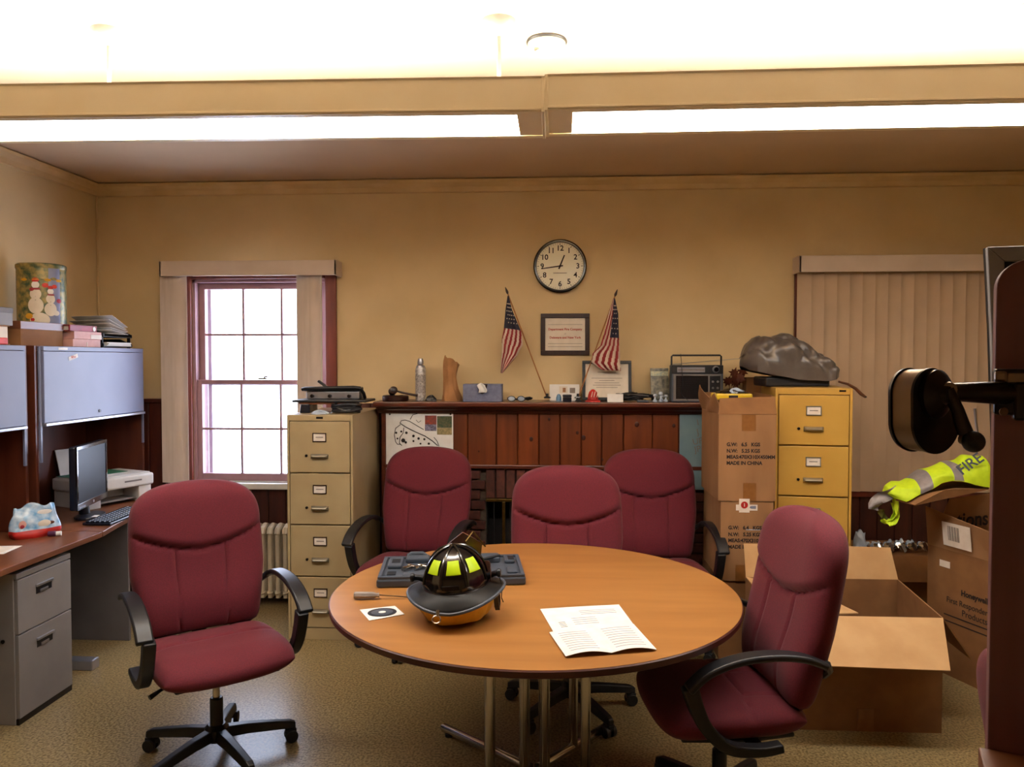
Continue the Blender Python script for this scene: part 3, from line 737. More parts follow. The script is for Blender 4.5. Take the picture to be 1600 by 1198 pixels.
def bag(u, v):
    a = 2*math.pi*u
    w_ = [(0,.062),(.10,.060),(.30,.046),(.55,.040),(.78,.046),(.92,.050),(1,.046)]
    for i in range(len(w_)-1):
        if w_[i][0] <= v <= w_[i+1][0]: k = (v-w_[i][0])/(w_[i+1][0]-w_[i][0]); r = w_[i][1]*(1-k)+w_[i+1][1]*k
    r *= 1+.10*math.sin(5*a+6*v)+.05*math.sin(11*a+3*v)
    return (r*math.cos(a)-.012*math.sin(v*3), r*.75*math.sin(a), .268*v-(.025*max(0,v-.85)/.15*(math.cos(a)+.3*math.sin(3*a)) if v > .85 else 0))
MB().grid(bag, 48, 30, wu=True).build('bag', 'kraft', s, smooth=True)
MB().grid(lambda u, v: tuple(Vector(bag(u, .97))*1 + Vector((0,0,-.07*v))+Vector((-math.cos(2*math.pi*u), -math.sin(2*math.pi*u), 0))*.03*v), 32, 4, wu=True).build('inner_fold', 'kraft', s, smooth=True)
s = thing('dried_pod', 'small grey-green dried pod leaning behind the tissue box', 'ornament', (onm(726), my+.09, MZ))
MB().grid(crump(.022,.02,.082,8), 24, 10, wu=True).build('pod', pm('pod_green', '6b6244', '584f38', 20, .8), s, smooth=True)
s = thing('tissue_box', 'blue-grey tissue box on the mantel', 'tissue box', (onm(755.5), my-.02, MZ))
bx(-.125, .125, -.06, .06, 0, .112).build('carton', 'tissue', s, bevel=.002)
MB().prism([(-.034,.112),(-.022,.058),(0,.048),(.022,.058),(.034,.112)], -.0612, -.0595, 'XZ').build('opening', 'sharp_dark', s)
MB().grid(lambda u, v: (-.026+.052*u+.006*math.sin(v*5), -.074-.008*math.sin(u*7+v*2)*(1-.3*v), .058+.064*v-.03*abs(u-.45)*v), 14, 10).build('tissue_sheet', 'paper', s, smooth=True).modifiers.new('s','SOLIDIFY').thickness = .001
s = thing('spectacles', 'folded pair of glasses lying right of the tissue box', 'glasses', (onm(810), my-.04, MZ))
for x in (-.042, .02):
    MB().tube([(x+.024*math.cos(a*math.pi/8), -.012-.003*math.sin(a), .018+.016*math.sin(a*math.pi/8)) for a in range(17)], .0026, 6).build('rim', 'black_plastic', s, smooth=True)
    MB().ell((x,-.012,.018), .022, .002, .014).build('lens', 'silver_film', s, smooth=True)
MB().tube([(-.066,-.01,.022),(-.07,.03,.014),(.05,.045,.012),(.09,.02,.022)], .005, 6).build('temple', 'black_plastic', s, smooth=True)
MB().tube([(.046,-.01,.022),(.075,.0,.026),(.088,.01,.02),(.06,.03,.01)], .007, 6).build('temple', 'black_plastic', s, smooth=True)
# framed certificate on the wall and clock
def frame(name, label, c, w_, h_, fw, rot, dep=.018, fm='dark_frame', y0=0):
    t = thing(name, label, 'framed certificate', c, rot=rot)
    for q in ((-w_/2, w_/2, h_/2-fw, h_/2), (-w_/2, w_/2, -h_/2, -h_/2+fw), (-w_/2, -w_/2+fw, -h_/2+fw, h_/2-fw), (w_/2-fw, w_/2, -h_/2+fw, h_/2-fw)):
        bx(q[0], q[1], -dep, 0, q[2], q[3]).build('frame_bar', fm, t, bevel=.002)
    bx(-w_/2+fw, w_/2-fw, -dep*.5, -.002, -h_/2+fw, h_/2-fw).build('sheet', 'cert', t)
    return t
a = aY(845,490,YB); b = aY(921,554.5,YB)
c = ((a.x+b.x)/2, YB, (a.z+b.z)/2); w_, h_ = b.x-a.x, a.z-b.z
f = frame('framed_certificate', 'dark framed certificate with two red lines under the wall clock', c, w_, h_, .030, (0,0,0))
text('Department Fire Company', .0205, 'redink', f, (0,-.0096,.033), bold=.0006); text('of', .012, 'greyink', f, (0,-.0096,.004))
text('Delaware and New York', .0205, 'redink', f, (0,-.0096,-.022), bold=.0006)
for z in (.065, -.062, -.083): bx(-.115, .115, -.0098, -.009, z-.0012, z+.0012).build('printed_line', 'greyink', f)
a = aY(910,565,FY+.06); b = aY(987,626,FY+.06)
w_, h_ = b.x-a.x, a.z-MZ+.004
f = frame('framed_certificate', 'black framed certificate leaning on the wall behind the right flag', ((a.x+b.x)/2, FY+.09, MZ+h_/2+.002), w_, h_, .020, (R(-7),0,0), fm='black_plastic')
for z, l in ((.055,.06),(.015,.1),(.0,.05),(-.015,.08),(-.03,.09),(-.045,.07)): bx(-l, l, -.0098, -.009, z-.0015, z+.0015).build('printed_line', 'greyink', f)
ck = thing('wall_clock', 'round black-rimmed wall clock above the framed certificate', 'clock', aY(875, 416.5, YB))
MB().lathe([(.172,0),(.177,.012),(.177,.036),(.168,.046),(.160,.046),(.155,.034),(.155,.002)], 64, (0,0,0), (R(90),0,0), True).build('rim', 'black_gloss', ck, smooth=35)
MB().lathe([(.157,.02),(.157,.030)], 64, (0,0,0), (R(90),0,0)).build('dial', 'clockface', ck)
for n in range(1, 13):
    a = R(90-30*n); text(str(n), .049, 'ink', ck, (.118*math.cos(a), -.0308, .118*math.sin(a)-.001), name='numeral', bold=.0009)
for n in range(60):
    a = R(6*n); l = .010 if n % 5 == 0 else .005; ww = .0022 if n % 5 == 0 else .001
    if n == 0: tk = bx(-ww, ww, -.0312, -.0298, .150-l, .150).build('tick', 'ink', ck)
    elif n % 5 == 0: o = tk.copy(); C.objects.link(o); o.rotation_euler = (0,a,0)
    elif n == 1: tk2 = bx(-ww, ww, -.0312, -.0298, .150-l, .150).build('tick', 'ink', ck, rot=(0,a,0))
    else: o = tk2.copy(); C.objects.link(o); o.rotation_euler = (0,a,0)
def hand(nm, ang, l, w_, y): MB().prism([(-w_,-.02),(w_,-.02),(w_*.7,l),(-w_*.7,l)], y-.0012, y, 'XZ').build(nm, 'ink', ck, rot=(0,R(ang),0))
hand('hour_hand', 22, .078, .0050, -.0335); hand('minute_hand', 262, .125, .0042, -.0350)
MB().lathe([(.007,.03),(.007,.037)], 14, (0,0,0), (R(90),0,0)).build('hub', 'ink', ck)
bx(-.045, .045, -.0312, -.030, -.048, -.044).build('maker_line', 'greyink', ck)

# flags
def flag(label, base, top, rows, canton, fold, depth=.0):
    t = thing('flag', label, 'flag', base, group='small american flags on the mantel')
    B = Vector(base); T = Vector(top)-B
    MB().tube([(0,0,0), T*.94], .0042, 8).build('pole', 'stick', t, smooth=True)
    MB().lathe([(.004,0),(.009,.012),(.008,.022),(.002,.048)], 10, T*.93, tuple(T.to_track_quat('Z','Y').to_euler())).build('spear_tip', 'dark_frame', t, smooth=True)
    MB().lathe([(.022,0),(.022,.008),(.009,.014),(.008,.03)], 16).build('foot', 'black_plastic', t, smooth=35)
    def interp(v):
        for i in range(len(rows)-1):
            if rows[i][0] <= v <= rows[i+1][0]+1e-9:
                k = (v-rows[i][0])/(rows[i+1][0]-rows[i][0]); return [rows[i][j]*(1-k)+rows[i+1][j]*k for j in range(1, 5)]
    def fn(u, v):
        y_px, xl, xr, _ = interp(v)
        y_px += _*u
        p = aY(xl+(xr-xl)*u, y_px, base[1]-.012-.028*math.sin(math.pi*v)-.012*math.sin(fold*u*math.pi)*min(1, v*2))
        return tuple(p-B)
    def mat(u, v):
        cu, cv = canton
        if v < cv and (u < cu if cu > 0 else u > -cu): return 2
        return 0 if int((u*1.0+ (v-cv)*.35)*9+40) % 2 == 0 else 1
    MB().shell(fn, 45, 40, .0016, mat=mat).build('cloth', ['flag_red','flag_white','flag_blue'], t, smooth=80)
    for i in range(7):
        for j in range(4):
            v = .12+canton[1]*.8*i/7; u = (.2+.2*j+.1*(i%2)) 
            if canton[0] > 0 and u > canton[0]-.05: continue
            if canton[0] < 0 and u < -canton[0]+.08: continue
            if v > canton[1]-.04: continue
            p = Vector(fn(u, v))+Vector((0,-.002,0)); pts5 = []
            for k in range(10):
                rr = .0058 if k % 2 == 0 else .0024; an = math.pi/2+k*math.pi/5; pts5.append((rr*math.cos(an), rr*math.sin(an)))
            MB().prism(pts5, -.0008, .0008, 'XZ').build('star', 'flag_white', t, loc=p)
    return t
flag('small american flag on the mantel leaning left of the wall clock', aY(855,622,my+.02), aY(789,447,my+.02),
     [(0,462,793,795,0),(.2,482,790,800,2),(.5,515,787,815,4),(.72,530,784,817,8),(.82,550,784,808,6),(.9,563,783,802,0),(1,583,782,785,0)], (1,.47), 3.2)
flag('small american flag on the mantel leaning right, before the leaning certificate', aY(903,622,my+.02), aY(965,451,my+.02),
     [(0,466,958,961,0),(.25,490,951,966,0),(.5,520,944,967,2),(.65,540,938,968,0),(.75,552,926,969,6),(.85,566,924,969,4),(.93,574,934,970,3),(1,578,941,970,1)], (-.42,.55), 5)
# cards, small things
s = thing('photo_card', 'pale printed card standing between the two flags', 'card', (aY(882,612,my+.07).x, my+.07, MZ), rot=(R(-9),0,0))
bx(-.098, .098, -.0006, .0006, 0, .108).build('card_sheet', 'paper', s)
patch_ = lambda x0,x1,z0,z1,m_,nm='print': bx(x0,x1,-.0012,-.0005,z0,z1).build(nm, m_, s)
patch_(-.035,.02,.05,.095,'cert'); patch_(-.012,.008,.055,.085,'stick','picture'); patch_(.035,.07,.05,.085,'greyink')
s = thing('blue_bottle_cap', 'small pale blue cap beside the black box on the mantel', 'cap', (onm(873), my-.03, MZ))
MB().lathe([(.016,0),(.017,.022),(.012,.04),(.006,.048)], 16).build('cap', pm('cap_blue','6f95b4','5f86a6',20,.4), s, smooth=35); MB().lathe([(.018,0),(.018,.006)],16).build('collar','silver_film', s)
s = thing('ring_box', 'small black velvet box in front of the pale card', 'box', (onm(886), my-.05, MZ))
bx(-.028,.028,-.022,.022,0,.030).build('box_base','navy',s,bevel=.003); bx(-.029,.029,-.023,.023,.031,.046).build('lid','navy',s,bevel=.004)
s = thing('black_clip', 'small black clip at the foot of the right flag', 'clip', (onm(903), my-.05, MZ))
MB().prism([(-.022,0),(.022,0),(.014,.02),(-.010,.022)], -.012, .012, 'XZ').build('clip_body','black_plastic',s,bevel=.002); MB().tube([(-.01,0,.02),(-.016,-.02,.03),(.01,-.02,.03)],.0015,6).build('wire_arm','alu',s)
s = thing('toy_fire_hat', 'small red plastic toy helmet with pale stripes on the mantel', 'toy helmet', (onm(926), my-.04, MZ))
MB().lathe([(.052,0),(.050,.006),(.036,.014)], 28).build('brim', 'red', s, smooth=True)
MB().lathe([(.035,.012),(.032,.04),(.025,.062),(.012,.076),(.004,.08)], 24).build('crown', 'red', s, smooth=True)
for k in range(3): MB().obox((-.008+.017*k,-.032,.048), (.005,.003,.038), (R(-22),R(15),0)).build('stripe', 'flag_white', s)
s = thing('white_card', 'blank white card propped at the front of the mantel', 'card', (onm(960), my-.085, MZ))
bx(-.050,.050,-.001,.001,0,.052).build('front_leaf','paper',s,rot=(R(-10),0,0)); bx(-.050,.050,-.001,.001,0,.052).build('back_leaf','paper',s,rot=(R(22),0,0),loc=(0,.028,0))
pts = [(onm(960)+(onm(1025)-onm(960))*((k*.37)%1)*(.9+.1*math.sin(k)), my+.01+.045*math.sin(k*1.9), MZ+.008+.05*abs(math.sin(k*1.3))*(1-.6*abs(((k*.37)%1)-.5))) for k in range(40)]
cable('adapter_cable', 'heap of black cable lying on the mantel beside the leaning certificate', pts, .0065)
s = thing('cable_plug', 'flat grey plug lying at the mantel front before the cable heap', 'plug', (onm(1003), my-.09, MZ))
bx(-.04,.03,-.014,.014,0,.014).build('plug_body','case',s,bevel=.004); bx(.03,.05,-.006,.006,.004,.009).build('prong','alu',s)
s = thing('magazine', 'glossy dark printed booklet standing left of the radio', 'booklet', (onm(1034), my+.07, MZ), rot=(R(-9),0,R(6)))
bx(-.06,.06,-.003,.003,0,.215).build('cover', pm('mag_print','3c4038','8a8470',34,.35,detail=8), s)
bx(-.058,.058,-.0035,-.003,.165,.195).build('title_band', pm('mag_band','8fa09a','c8c49a',80,.4), s)
s = thing('glassware', 'cluster of small clear glass stoppers before the booklet', 'glass ornament', (onm(1031), my-.03, MZ))
for x, y, h_ in ((-.035,.0,.05),(.0,-.01,.065),(.035,.008,.045),(.012,.03,.04)):
    MB().lathe([(.014,0),(.016,.006),(.006,.018),(.005,h_*.6),(.014,h_*.75),(.010,h_)], 12, (x,y,0)).build('stopper','silver_film',s,smooth=True)
# radio
a = aY(1047,625,my); b = aY(1127,625,my); W = b.x-a.x
s = thing('portable_radio', 'grey and black portable radio with raised handle on the mantel', 'radio', ((a.x+b.x)/2, my-.01, MZ), 0)
RH = .235
bx(-W/2, W/2, -.045, .05, 0, RH).build('body', 'case', s, bevel=.006)
bx(-W/2+.001, W/2-.001, -.048, -.044, RH-.055, RH-.001).build('top_panel','black_plastic',s,bevel=.002)
bx(-W/2+.035, W/2-.115, -.050, -.047, RH-.046, RH-.014).build('tuning_scale','alu',s); bx(-W/2+.04, W/2-.12, -.0508, -.050, RH-.034, RH-.027).build('tuning_window','greyink',s)
bx(-W/2+.012, W/2-.012, -.0475, -.044, .008, RH-.058).build('front_surround','tvgrey',s,bevel=.002)
bx(-W/2+.028, W/2-.095, -.050, -.0465, .02, RH-.068).build('speaker_grille','sharp_dark',s,bevel=.003)
for k in range(11): bx(-W/2+.032, W/2-.099, -.0512, -.050, .026+k*.0125, .029+k*.0125).build('grille_slat','black_plastic',s)
bx(W/2-.085, W/2-.018, -.050, -.047, .02, RH-.068).build('control_plate','black_plastic',s,bevel=.003)
MB().lathe([(.022,.046),(.022,.056),(.018,.064)], 24, (W/2-.048,0,RH-.028), (R(90),0,0)).build('tuning_knob','alu',s,smooth=35)
MB().lathe([(.015,.06),(.015,.0665)], 20, (W/2-.048,0,RH-.028), (R(90),0,0)).build('knob_face','black_gloss',s)
for k, z in enumerate((.13,.09,.05)):
    for j in (0,1): MB().lathe([(.007,.05),(.007,.058)], 12, (W/2-.066+.03*j,0,z), (R(90),0,0)).build('button','alu' if k==0 else 'tvgrey',s)
MB().tube([(-W/2+.006,.0,RH-.03),(-W/2+.006,-.005,RH+.055),(-W/2+.014,-.005,RH+.062),(W/2-.014,-.005,RH+.062),(W/2-.006,-.005,RH+.055),(W/2-.006,0,RH-.03)], .006, 8).build('handle','black_plastic',s,smooth=True)
MB().tube([(-W/2+.02,.03,RH+.004),(W/2+.13,.035,RH+.042)], [.003,.0015], 6).build('antenna','alu',s,smooth=True)
cable('radio_cord', 'thin black cord hanging down the front of the radio', [((a.x+b.x)/2-.10, my-.02, MZ+RH+.07), ((a.x+b.x)/2-.10, my-.07, MZ+RH-.02), ((a.x+b.x)/2-.095, my-.075, MZ+.12), ((a.x+b.x)/2-.10, my-.07, MZ+.05),((a.x+b.x)/2-.06, my-.085, MZ+.012)], .0022)
s = thing('dried_leaves', 'bunch of reddish brown dried leaves standing right of the radio', 'dried leaves', (onm(1146), my+.03, MZ))
rng = random.Random(5)
for k in range(9):
    an = rng.uniform(-.7,.7); l = rng.uniform(.13,.2); x = math.sin(an)*l*.5; o5 = []
    MB().tube([(0,0,0),(x*.5,-.01,l*.5),(x,-.005*k,l)], .0018, 5).build('stem','leafm',s)
    for q in range(16):
        rr = .042 if q % 4 == 0 else (.022 if q % 2 else .032); o5.append((rr*math.cos(q*math.pi/8), rr*math.sin(q*math.pi/8)))
    MB().prism(o5, -.001, .001, 'XZ').build('leaf','leafm',s,loc=(x,-.006*k+.02,l),rot=(rng.uniform(-.4,.4),rng.uniform(0,2),rng.uniform(-.5,.5)))
s = thing('brown_carton', 'small dark brown carton on the mantel end behind the stacked cartons', 'carton', (aY(1179,600,my+.05).x, my+.06, MZ))
bx(-.062,.062,-.055,.055,0,.15).build('carton_body','card_dark',s,bevel=.002); bx(-.064,.064,-.057,.057,.15,.155).build('lid_flap','card_dark',s)

# ------------------------------------------------------------------ grey covered machine on the yellow cabinet
T0 = (1.40, 4.66, 1.485)
s = thing('covered_machine', 'machine under a crumpled grey vinyl cover on the yellow cabinet', 'covered machine', T0)
bx(-.20,.16,-.14,.15,0,.055).build('machine_base','black_plastic',s,bevel=.01)
prof = [(1158,556),(1165,540),(1175,530),(1187,524),(1205,526),(1222,522),(1236,527),(1248,533),(1262,546),(1270,551),(1279,553),(1290,560),(1298,570),(1302,577),(1305,585)]
tops = [aY(p[0], p[1], T0[1]-.02)-Vector(T0) for p in prof]
botm = [aY(q[0], q[1], T0[1]-.02)-Vector(T0) for q in ((1158,572),(1166,578),(1176,580),(1190,583),(1205,586),(1222,589),(1236,592),(1250,593),(1264,593),(1276,594),(1284,594),(1292,592),(1298,589),(1303,587),(1306,586))]
def cov(u, v):
    x = u*(len(prof)-1); i = min(int(x), len(prof)-2); k = x-i
    t_ = tops[i].lerp(tops[i+1], k); b_ = botm[i].lerp(botm[i+1], k)
    a = v*math.pi; e = min(1, min(u,1-u)*5)**.5
    y = -math.cos(a)*.17*e; h_ = math.sin(a)**.55 if 0 < v < 1 else 0
    wr = (.034*(abs(math.sin(8*u+6*v+1.5*math.sin(4*v)))**.7-.6) + .022*(abs(math.sin(15*u-10*v+math.sin(6*u)))**.7-.6) + .009*(abs(math.sin(37*u+19*v))-.5))*min(1, math.sin(a)*2)
    return (t_.x*h_+b_.x*(1-h_)+wr*.4, y+wr*(-1 if v < .5 else 1)*e, max(.003, b_.z+(t_.z-b_.z)*h_+wr*.5))
MB().shell(cov, 70, 36, .002).build('cover', 'tarp', s, smooth=80)
st_ = thing('leather_strap', 'short brown leather strap sticking out behind the yellow cabinet top', 'strap', (1.60, 4.6, 1.487))
pth = [aY(1310,596,4.6), aY(1325,600,4.6), aY(1337,607,4.6), aY(1345,615,4.6), aY(1352,620,4.6)]
MB().tube([q-Vector((1.60,4.6,1.487)) for q in pth], [.006,.007,.009,.010,.007], 8).build('strap','leather',st_,smooth=True)
MB().ell(pth[-1]-Vector((1.60,4.6,1.487)), .009,.008,.006).build('rivet_end','dark_frame',st_,smooth=True)

# ------------------------------------------------------------------ desk, hutches and what stands on them (left wall)
DZ = .74
dk = thing('desk', 'cherry desk with grey legs along the left wall', 'desk', (XL+.03, 2.3, 0))
def dl(x, y): return (x-XL-.03, y-2.3)
MB().prism([dl(XL+.03,2.3), dl(-2.375,2.3), dl(-2.378,3.908), dl(XL+.03,3.908)], DZ-.03, DZ).build('near_top', 'desktop', dk, bevel=.004)
MB().prism([dl(XL+.03,3.912), dl(-2.378,3.912), dl(-2.42,4.12), dl(-2.47,4.45), dl(-2.48,5.14), dl(XL+.03,5.14)], DZ-.03, DZ).build('far_top', 'desktop', dk, bevel=.004)
p = dl(-3.12, 4.34); q = dl(-2.49, 4.36); bx(p[0], q[0], p[1], q[1], .0, DZ-.031).build('end_panel', 'grey_dark', dk, bevel=.002)
p = dl(-3.14, 2.32); q = dl(-3.12, 5.12); bx(p[0], q[0], p[1], q[1], .05, DZ-.031).build('modesty_panel', 'grey_dark', dk)
p = dl(-2.62, 3.90); q = dl(-2.44, 3.965); bx(p[0], q[0], p[1], q[1], 0.0, .055).build('leg_foot', 'alu', dk, bevel=.006)
p = dl(-2.75, 3.915); bx(p[0], p[0]+.05, p[1], p[1]+.03, .0, DZ-.031).build('leg_post', 'grey_ped', dk, bevel=.004)
p = dl(-2.75, 2.36); bx(p[0], p[0]+.35, p[1], p[1]+.03, .0, DZ-.031).build('leg_post', 'grey_ped', dk, bevel=.004)
pd = thing('pedestal_drawers', 'grey two-drawer steel pedestal under the left desk', 'drawer unit', (-2.40, 3.29, 0))
bx(-.52, -.018, 0, .385, .0, .685).build('body', 'grey_ped', pd, bevel=.003); bx(-.018, -.002, .0, .385, .66, .685).build('top_rail', 'grey_ped', pd, bevel=.002)
for z0, z1 in ((.03,.405),(.411,.655)):
    d = bx(-.018, .0, .004, .381, z0, z1).build('drawer', 'grey_ped', pd, bevel=.002)
    zc = z1-.075
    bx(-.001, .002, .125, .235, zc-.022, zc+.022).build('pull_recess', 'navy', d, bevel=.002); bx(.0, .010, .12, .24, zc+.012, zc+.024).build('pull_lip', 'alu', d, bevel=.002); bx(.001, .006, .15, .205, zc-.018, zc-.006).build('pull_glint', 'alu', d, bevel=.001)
bx(-.018, -.004, .003, .382, 0, .027).build('plinth', 'sharp_dark', pd)
MB().lathe([(.009,0),(.009,.004)], 14, (-.07,0,.38), (R(90),0,0)).build('side_lock', 'sharp_dark', pd)
HX = -2.755
def hutch(name, label, y0, y1, door_y0, door_y1):
    t = thing(name, label, 'hutch', (HX, y0, DZ))
    dx = XL+.012-HX; L = y1-y0; ht = 1.715-DZ
    bx(dx, 0, 0, .022, 0.001, ht).build('side_panel', 'cherry', t, bevel=.002); bx(dx, 0, L-.022, L, 0.001, ht).build('side_panel', 'cherry', t, bevel=.002)
    bx(dx, 0, .022, L-.022, ht-.022, ht).build('top_panel', 'cherry', t); bx(dx, -.01, .022, L-.022, 1.285-DZ, 1.305-DZ).build('bottom_shelf', 'cherry', t)
    bx(dx, dx+.012, .022, L-.022, 0.001, ht-.022).build('back_panel', 'cherry', t)
    d = bx(.001, .020, door_y0-y0, door_y1-y0, 1.30-DZ, ht-.028).build('flip_door', 'greydoor', t, bevel=.003)
    bx(.001, .020, door_y0-y0, door_y1-y0, ht-.026, ht-.002).build('door_rail', 'greydoor', t, bevel=.002)
    bx(.001, .030, door_y0-y0, door_y1-y0, 1.283-DZ, 1.298-DZ).build('door_pull', 'alu', d, bevel=.003)
    MB().lathe([(.009,0),(.009,.004)], 14, (.0205,(door_y0+door_y1)/2-y0,1.335-DZ), (0,R(90),0)).build('lock', 'sharp_dark', d)
    for yy in (door_y0-y0-.018, door_y1-y0+.002): bx(.0, .010, yy, yy+.014, .35, ht-.004).build('edge_strip', 'greydoor', t)
    return t, d
h2, d2 = hutch('desk_hutch', 'cherry desk hutch with lavender-grey door above the computer screen', 3.94, 5.02, 3.985, 4.985)
h1, d1 = hutch('desk_hutch', 'cherry desk hutch with lavender-grey door cut by the left picture edge', 2.78, 3.88, 2.82, 3.84)
MB().obox((.0212, .30, 1.655-DZ), (.001, .085, .022), (R(14),0,0)).build('sticker', 'paper', d2)
text('NEW', .020, 'redink', d2, (.0219,.30,1.655-DZ), (R(90),0,R(90)))
bx(.0205,.0212,.17,.25,1.695-DZ,1.708-DZ).build('tape_strip','paper',h2)
po = thing('poster', 'small poster of a dark capped cartoon figure on the hutch back behind the screen', 'poster', (XL+.026, 4.55, 1.0))
bx(0,.001,-.28,-.03,-.05,.27).build('sheet', pm('poster_grey','9a98a6','8c8a98',30,.7), po)
for (y, z, ry, rz_, m) in ((-.15,.17,.05,.022,'sharp_dark'),(-.15,.185,.03,.03,'sharp_dark'),(-.15,.12,.075,.028,'pinkbox'),(-.21,.05,.035,.05,'redbox'),(-.12,.04,.05,.045,'kraft'),(-.16,-.01,.06,.03,'alu')):
    MB().ell((.0015,y,z), .0012, ry, rz_, 16, 6).build('printed_shape', m, po)
# far panel behind printer
# monitor
mo = thing('computer_monitor', 'black flat computer monitor turned toward the room on the desk', 'monitor', (-2.67, 4.27, DZ), R(102))
# local: screen faces -Y before rotation; +90 => faces +X
MB().box(-.225,.225,-.012,.025,.075,.425).build('back_shell', 'navy', mo, bevel=.01)
for q in ((-.225,.225,.405,.425),(-.225,.225,.075,.11),(-.225,-.207,.11,.405),(.207,.225,.11,.405)): bx(q[0],q[1],-.020,-.010,q[2],q[3]).build('bezel','black_gloss',mo,bevel=.002)
bx(-.207,.207,-.016,-.011,.11,.405).build('screen','screen',mo)
bx(-.20,-.12,-.0212,-.0195,.083,.092).build('badge','alu',mo); MB().lathe([(.008,0),(.008,.002)],14,(0,-.020,.092),(R(90),0,0)).build('emblem','alu',mo)
MB().tube([(0,.03,.02),(0,.035,.14)],[.03,.022],12).build('neck','navy',mo,smooth=True); MB().prism([(.12*math.cos(k*math.pi/12),.075*math.sin(k*math.pi/12)) for k in range(24)],0,.014).build('foot','navy',mo,bevel=.004)
bx(-.08,-.03,-.062,-.035,.012,.0155).build('foot_label','paper',mo)
kb = thing('keyboard', 'black computer keyboard in front of the monitor', 'keyboard', (-2.505, 4.26, DZ), R(93))
MB().prism([(-.225,-.08),(.225,-.08),(.215,.08),(-.215,.08)],0,.016).build('key_base','navy',kb,bevel=.006)
kc = None
for r_ in range(5):
    for c in range(15):
        x = -.203+c*.029; y = -.058+r_*.027
        if kc is None: kc = bx(-.012,.012,-.011,.011,0,.008).build('key','navy',kb,bevel=.002,seg=1); kc.location = (x,y,.016)
        else: o = kc.copy(); C.objects.link(o); o.location = (x,y,.016)
bx(-.03,.03,.068,.076,.0155,.0168).build('status_strip','alu',kb)
# printer
c = aZ(190,788,DZ)
pn = thing('printer', 'white inkjet printer with a green sheet on its lid, at the desk end', 'printer', (-2.86, 4.71, DZ), R(66))
MB().box(-.22,-.13,-.17,.15,0,.10).box(.13,.22,-.17,.15,0,.10).box(-.13,.13,-.02,.15,0,.10).build('lower_body','pr_white',pn,bevel=.006)
bx(-.23,.23,-.185,.155,.10,.175).build('scanner_body','pr_white',pn,bevel=.012)
bx(-.215,.215,-.165,.14,.1755,.182).build('scanner_lid','pr_white',pn,bevel=.003)
bx(-.21,.14,-.05,.135,.1825,.185).build('green_sheet','green',pn); bx(-.05,.02,-.12,-.06,.1825,.1835).build('paper_slip','paper',pn)
bx(-.125,.125,-.15,-.02,.02,.032).build('output_tray','tvgrey',pn,bevel=.003); bx(.02,.14,-.1865,-.185,.135,.145).build('logo_plate','tvgrey',pn)
MB().obox((-.05,.20,.24),(.22,.006,.20),(R(-18),0,0)).build('paper_support','pr_white',pn,bevel=.003)
# candy bag
def pouch(name, label, loc, w_, d_, h_, seed, m_hi, m_lo, rz):
    t = thing(name, label, 'bag', loc, rz)
    rr = random.Random(seed); ph = [rr.random()*6 for _ in range(6)]
    def fn(u, v):
        a = 2*math.pi*u; zz = v
        wx = w_*(1-.30*zz)*(.85+.15*math.sin(min(1,zz*6)*math.pi/2)); dy = d_*(1-zz)**.8*(.75+.25*math.sin(min(1,zz*6)*math.pi/2))+.004
        n = .05*math.sin(3*a+ph[0]+5*v)+.04*math.sin(7*a+ph[1]-6*v)
        sx = math.copysign(abs(math.cos(a))**.8, math.cos(a))
        return (wx*sx*(1+n), dy*math.sin(a)*(1+n)+.10*h_*math.sin(9*v+3*math.cos(a)+ph[3])*v*.5, h_*zz*(1-.10*zz*math.cos(a)*math.cos(a)+.06*zz*math.sin(3*math.cos(a)*2+ph[2])))
    MB().grid(fn, 60, 24, wu=True, mat=lambda u, v: 1 if v < .24 else 0).build('film', [m_hi, m_lo], t, smooth=70)
    return t, fn
bg_, fnb = pouch('snack_bag', 'blue and red crumpled snack bag on the near end of the desk', tuple(aZ(40,842,DZ)+Vector((.0,.07,0))), .125, .065, .165, 4, 'bluebag', 'red', R(52))
for u, v, m_, sx, sz in ((.78,.42,'cert',.03,.018),(.83,.42,'leather',.016,.008),(.66,.45,'pinkbox',.018,.022),(.66,.40,'redbox',.01,.01),(.80,.78,'paper',.035,.012)):
    p = Vector(fnb(u, v)); MB().ell((0,0,0), sx, .002, sz, 14, 6).build('printed_patch', m_, bg_, loc=p+Vector((0,-.003,0)))
mk = thing('marker_pen', 'dark purple tube standing behind the snack bag', 'tube', tuple(aZ(79,826,DZ)))
MB().lathe([(.012,0),(.013,.004),(.013,.11),(.010,.118)],14).build('barrel','purple',mk,smooth=35); MB().lathe([(.0135,.085),(.0135,.12),(.010,.126)],14).build('cap','pinkbox',mk,smooth=35)
mk = thing('dropper_bottle', 'tiny white-capped purple bottle lying by the snack bag', 'bottle', tuple(aZ(82,838,DZ)+Vector((0,0,.014))), R(20))
MB().lathe([(.012,-.02),(.014,-.012),(.014,.012),(.007,.02)],14,rot=(0,R(90),0)).build('bottle_body','purple',mk,smooth=True); MB().lathe([(.012,.018),(.012,.04)],14,rot=(0,R(90),0)).build('cap','paper',mk,smooth=35)
q = aZ(8,860,DZ); t = thing('paper_note', 'white paper at the near front of the desk, cut by the left edge', 'paper', (q.x-.07,q.y,DZ+.0005), R(8)); bx(-.11,.10,-.08,.08,0,.001).build('top_sheet','paper',t); bx(-.09,.08,-.06,.06,.001,.002).build('second_sheet','label',t,rot=(0,0,.1))
